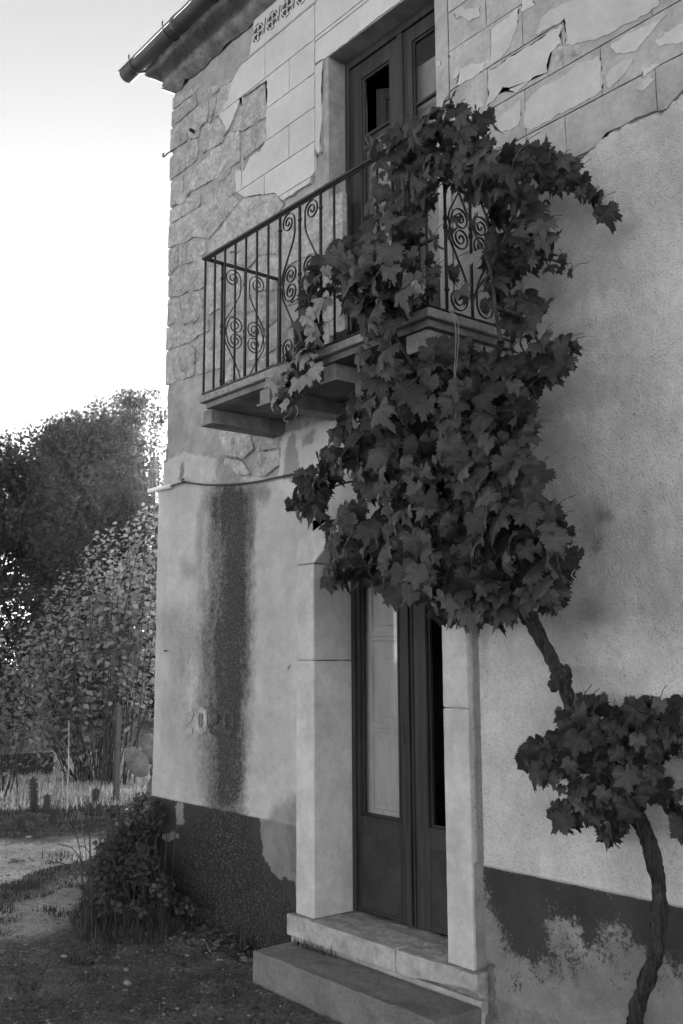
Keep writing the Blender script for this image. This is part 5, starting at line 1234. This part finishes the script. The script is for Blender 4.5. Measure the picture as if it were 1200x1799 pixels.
# dark hole with leaves at the wall foot
hb = MB(); rr = random.Random(3); vs = []
lit = []
rg = np.random.default_rng(66)
def litter(name, P, size, mt, seed, label):
    rg = np.random.default_rng(seed); n_ = len(P); a = rg.random(n_)*6.283; t = np.stack([np.cos(a), np.sin(a), rg.normal(0, .25, n_)], 1); s = np.stack([-np.sin(a), np.cos(a), rg.normal(0, .25, n_)], 1); l = (size*(.5+rg.random(n_)))[:, None]
    up = np.array([0, 0, 1.]); P = P+up*.004
    V = np.stack([P, P+t*l*.3+s*l*.28+up*l*.12, P+t*l*.7+s*l*.25+up*l*.15, P+t*l+up*l*.05, P+t*l*.7-s*l*.25+up*l*.12, P+t*l*.3-s*l*.28+up*l*.10], 1).reshape(-1, 3); I_ = np.arange(n_)*6
    F = np.concatenate([np.stack([I_, I_+1, I_+5], 1), np.stack([I_+1, I_+4, I_+5], 1), np.stack([I_+1, I_+2, I_+4], 1), np.stack([I_+2, I_+3, I_+4], 1)])
    o = obj(name, npmesh(name, V, F), mt); o['kind'] = 'stuff'; o['label'] = label; o['category'] = 'leaf litter'; return o
litter('leaf_litter', scat([(330, 1610), (390, 1625), (470, 1668), (446, 1700), (380, 1680), (300, 1640)], 420, 61), .05, M_litter, 61, 'dead leaves gathered at the foot of the wall left of the step')
litter('leaf_litter', scat([(-200, 1680), (150, 1640), (330, 1640), (450, 1730), (700, 1850), (400, 1990), (-300, 1990)], 700, 62), .025, M_litter, 62, 'scattered bits of dry leaf on the shaded earth')
rgw = np.random.default_rng(5); cen = np.concatenate([scat([(-100, 1500), (150, 1470), (170, 1560), (60, 1650), (-100, 1680)], 9, 91), scat([(0, 1690), (250, 1650), (420, 1740), (300, 1799), (0, 1799)], 7, 92)])
P = np.repeat(cen, 45, 0)+np.column_stack([rgw.normal(0, .05, len(cen)*45), rgw.normal(0, .05, len(cen)*45), np.zeros(len(cen)*45)])
g = blades('ground_weeds', P, .035, .0035, M_tangle, 1.3, 93); g['label'] = 'small low weeds dotted over the path and the shaded earth'; g['category'] = 'weeds'
# stones
def pebble_geo(r, s, seed):
    rr = random.Random(seed); vs = []; n, m_ = 8, 5
    for i in range(m_):
        ph = math.pi*(i+.5)/m_
        for k in range(n): a = 2*math.pi*k/n; q = 1+rr.uniform(-.18, .18); vs.append((s[0]*q*math.sin(ph)*math.cos(a), s[1]*q*math.sin(ph)*math.sin(a), s[2]*q*math.cos(ph)))
    return vs, [(i*n+k, (i+1)*n+k, (i+1)*n+(k+1) % n, i*n+(k+1) % n) for i in range(m_-1) for k in range(n)]+[tuple(range(n)), tuple((m_-1)*n+k for k in range(n-1, -1, -1))]
SL = [(225, 1722, 24, 8, 'long flat pale stone lying alone on the bare earth'), (113, 1675, 16, 7, 'flat whitish stone left of centre on the shaded earth'), (3, 1672, 22, 12, 'pale stone cut by the left margin of the picture'),
      (207, 1679, 9, 6, 'small white stone right of the flat grey slab'), (172, 1680, 16, 6, 'flat grey stone slab sunk in the earth between two whiter stones'), (300, 1650, 9, 7, 'small round white stone in front of the weeds'),
      (252, 1659, 10, 7, 'grey pointed stone below the weeds'), (222, 1700, 14, 5, 'dull stone just above the long flat pale one'), (168, 1772, 10, 5, 'small pale stone near the bottom edge of the earth'),
      (330, 1677, 14, 6, 'pale stone beside the thin dry twig'), (50, 1470, 14, 7, 'whitish stone on the grassy edge beyond the path'), (216, 1620, 14, 6, 'rounded stone at the foot of the grass clump'), (8, 1520, 10, 8, 'dark lump of stone at the left on the gravel')]
for i, (px, py, w_, h_, lab) in enumerate(SL):
    c = onZ(px, py, 0); dep = np.dot(c-CAM, FW); s_ = w_/FPX*dep/2; vs, fs = pebble_geo(1, (s_, s_*.7, s_*.40), 70+i)
    o = pyobj('stone', vs, fs, M_peb, None, True); o.location = (c[0], c[1], gz(c[0], c[1])+s_*.15); o.rotation_euler = (0, 0, i*1.3); tag(o, lab, 'stone', 'loose stones on the ground')
PV = []; PF = []; off = 0
for seed, poly, n_, s0 in ((81, [(-200, 1680), (150, 1640), (330, 1640), (450, 1730), (700, 1850), (400, 1990), (-300, 1990)], 3600, .0048), (82, [(-300, 1500), (0, 1474), (190, 1462), (190, 1520), (140, 1612), (0, 1652), (-300, 1700)], 1200, .006), (83, [(130, 1640), (330, 1625), (440, 1690), (200, 1700)], 160, .007)):
    for j, p in enumerate(scat(poly, n_, seed)):
        s_ = s0*(.4+random.expovariate(1.6)); s_ = min(s_, s0*3); vs, fs = pebble_geo(1, (s_, s_*.75, s_*.5), j); R3 = Matrix.Rotation(random.uniform(0, 6), 3, 'Z')
        PV += [tuple(R3 @ Vector(v)+Vector(p)) for v in vs]; PF += [tuple(k+off for k in f) for f in fs]; off += len(vs)
o = pyobj('pebbles', PV, PF, M_peb, None, True); o['kind'] = 'stuff'; o['label'] = 'small pebbles and grit strewn over earth and path'; o['category'] = 'pebbles'
def twig(pa, pb, r_, lab, mt):
    a = onZ(*pa, .01); c = onZ(*pb, .012); tag(MB().tube(crom([a, (a+c)/2+[0, .01, .02], c], 4), [r_]*9, 5).build('twig', mt), lab, 'twig')
twig((346, 1649), (369, 1672), .004, 'pale dry twig lying in front of the wall foot', M_string)
twig((411, 1662), (430, 1684), .0035, 'pale dry stem leaning in the dead leaves by the step', M_string)
twig((122, 1733), (148, 1722), .003, 'thin dark twig on the shaded earth', M_bark)

# ------------------------------------------------------------------ thin evening haze in the air
hz = MB().box(-402, 402, -402, 402, -1.0, 17.0).build('haze', None)
mh = bpy.data.materials.new('haze_air'); mh.use_nodes = True; N, L = NN(mh); N.clear(); o_ = N.new('ShaderNodeOutputMaterial'); v_ = N.new('ShaderNodeVolumePrincipled')
v_.inputs['Color'].default_value = (.95, .95, .95, 1); v_.inputs['Density'].default_value = 0.00013; v_.inputs['Anisotropy'].default_value = .82
L.new(v_.outputs[0], o_.inputs['Volume']); hz.data.materials.append(mh); tag(hz, 'thin evening haze glowing towards the low sun', 'haze', None, 'stuff')
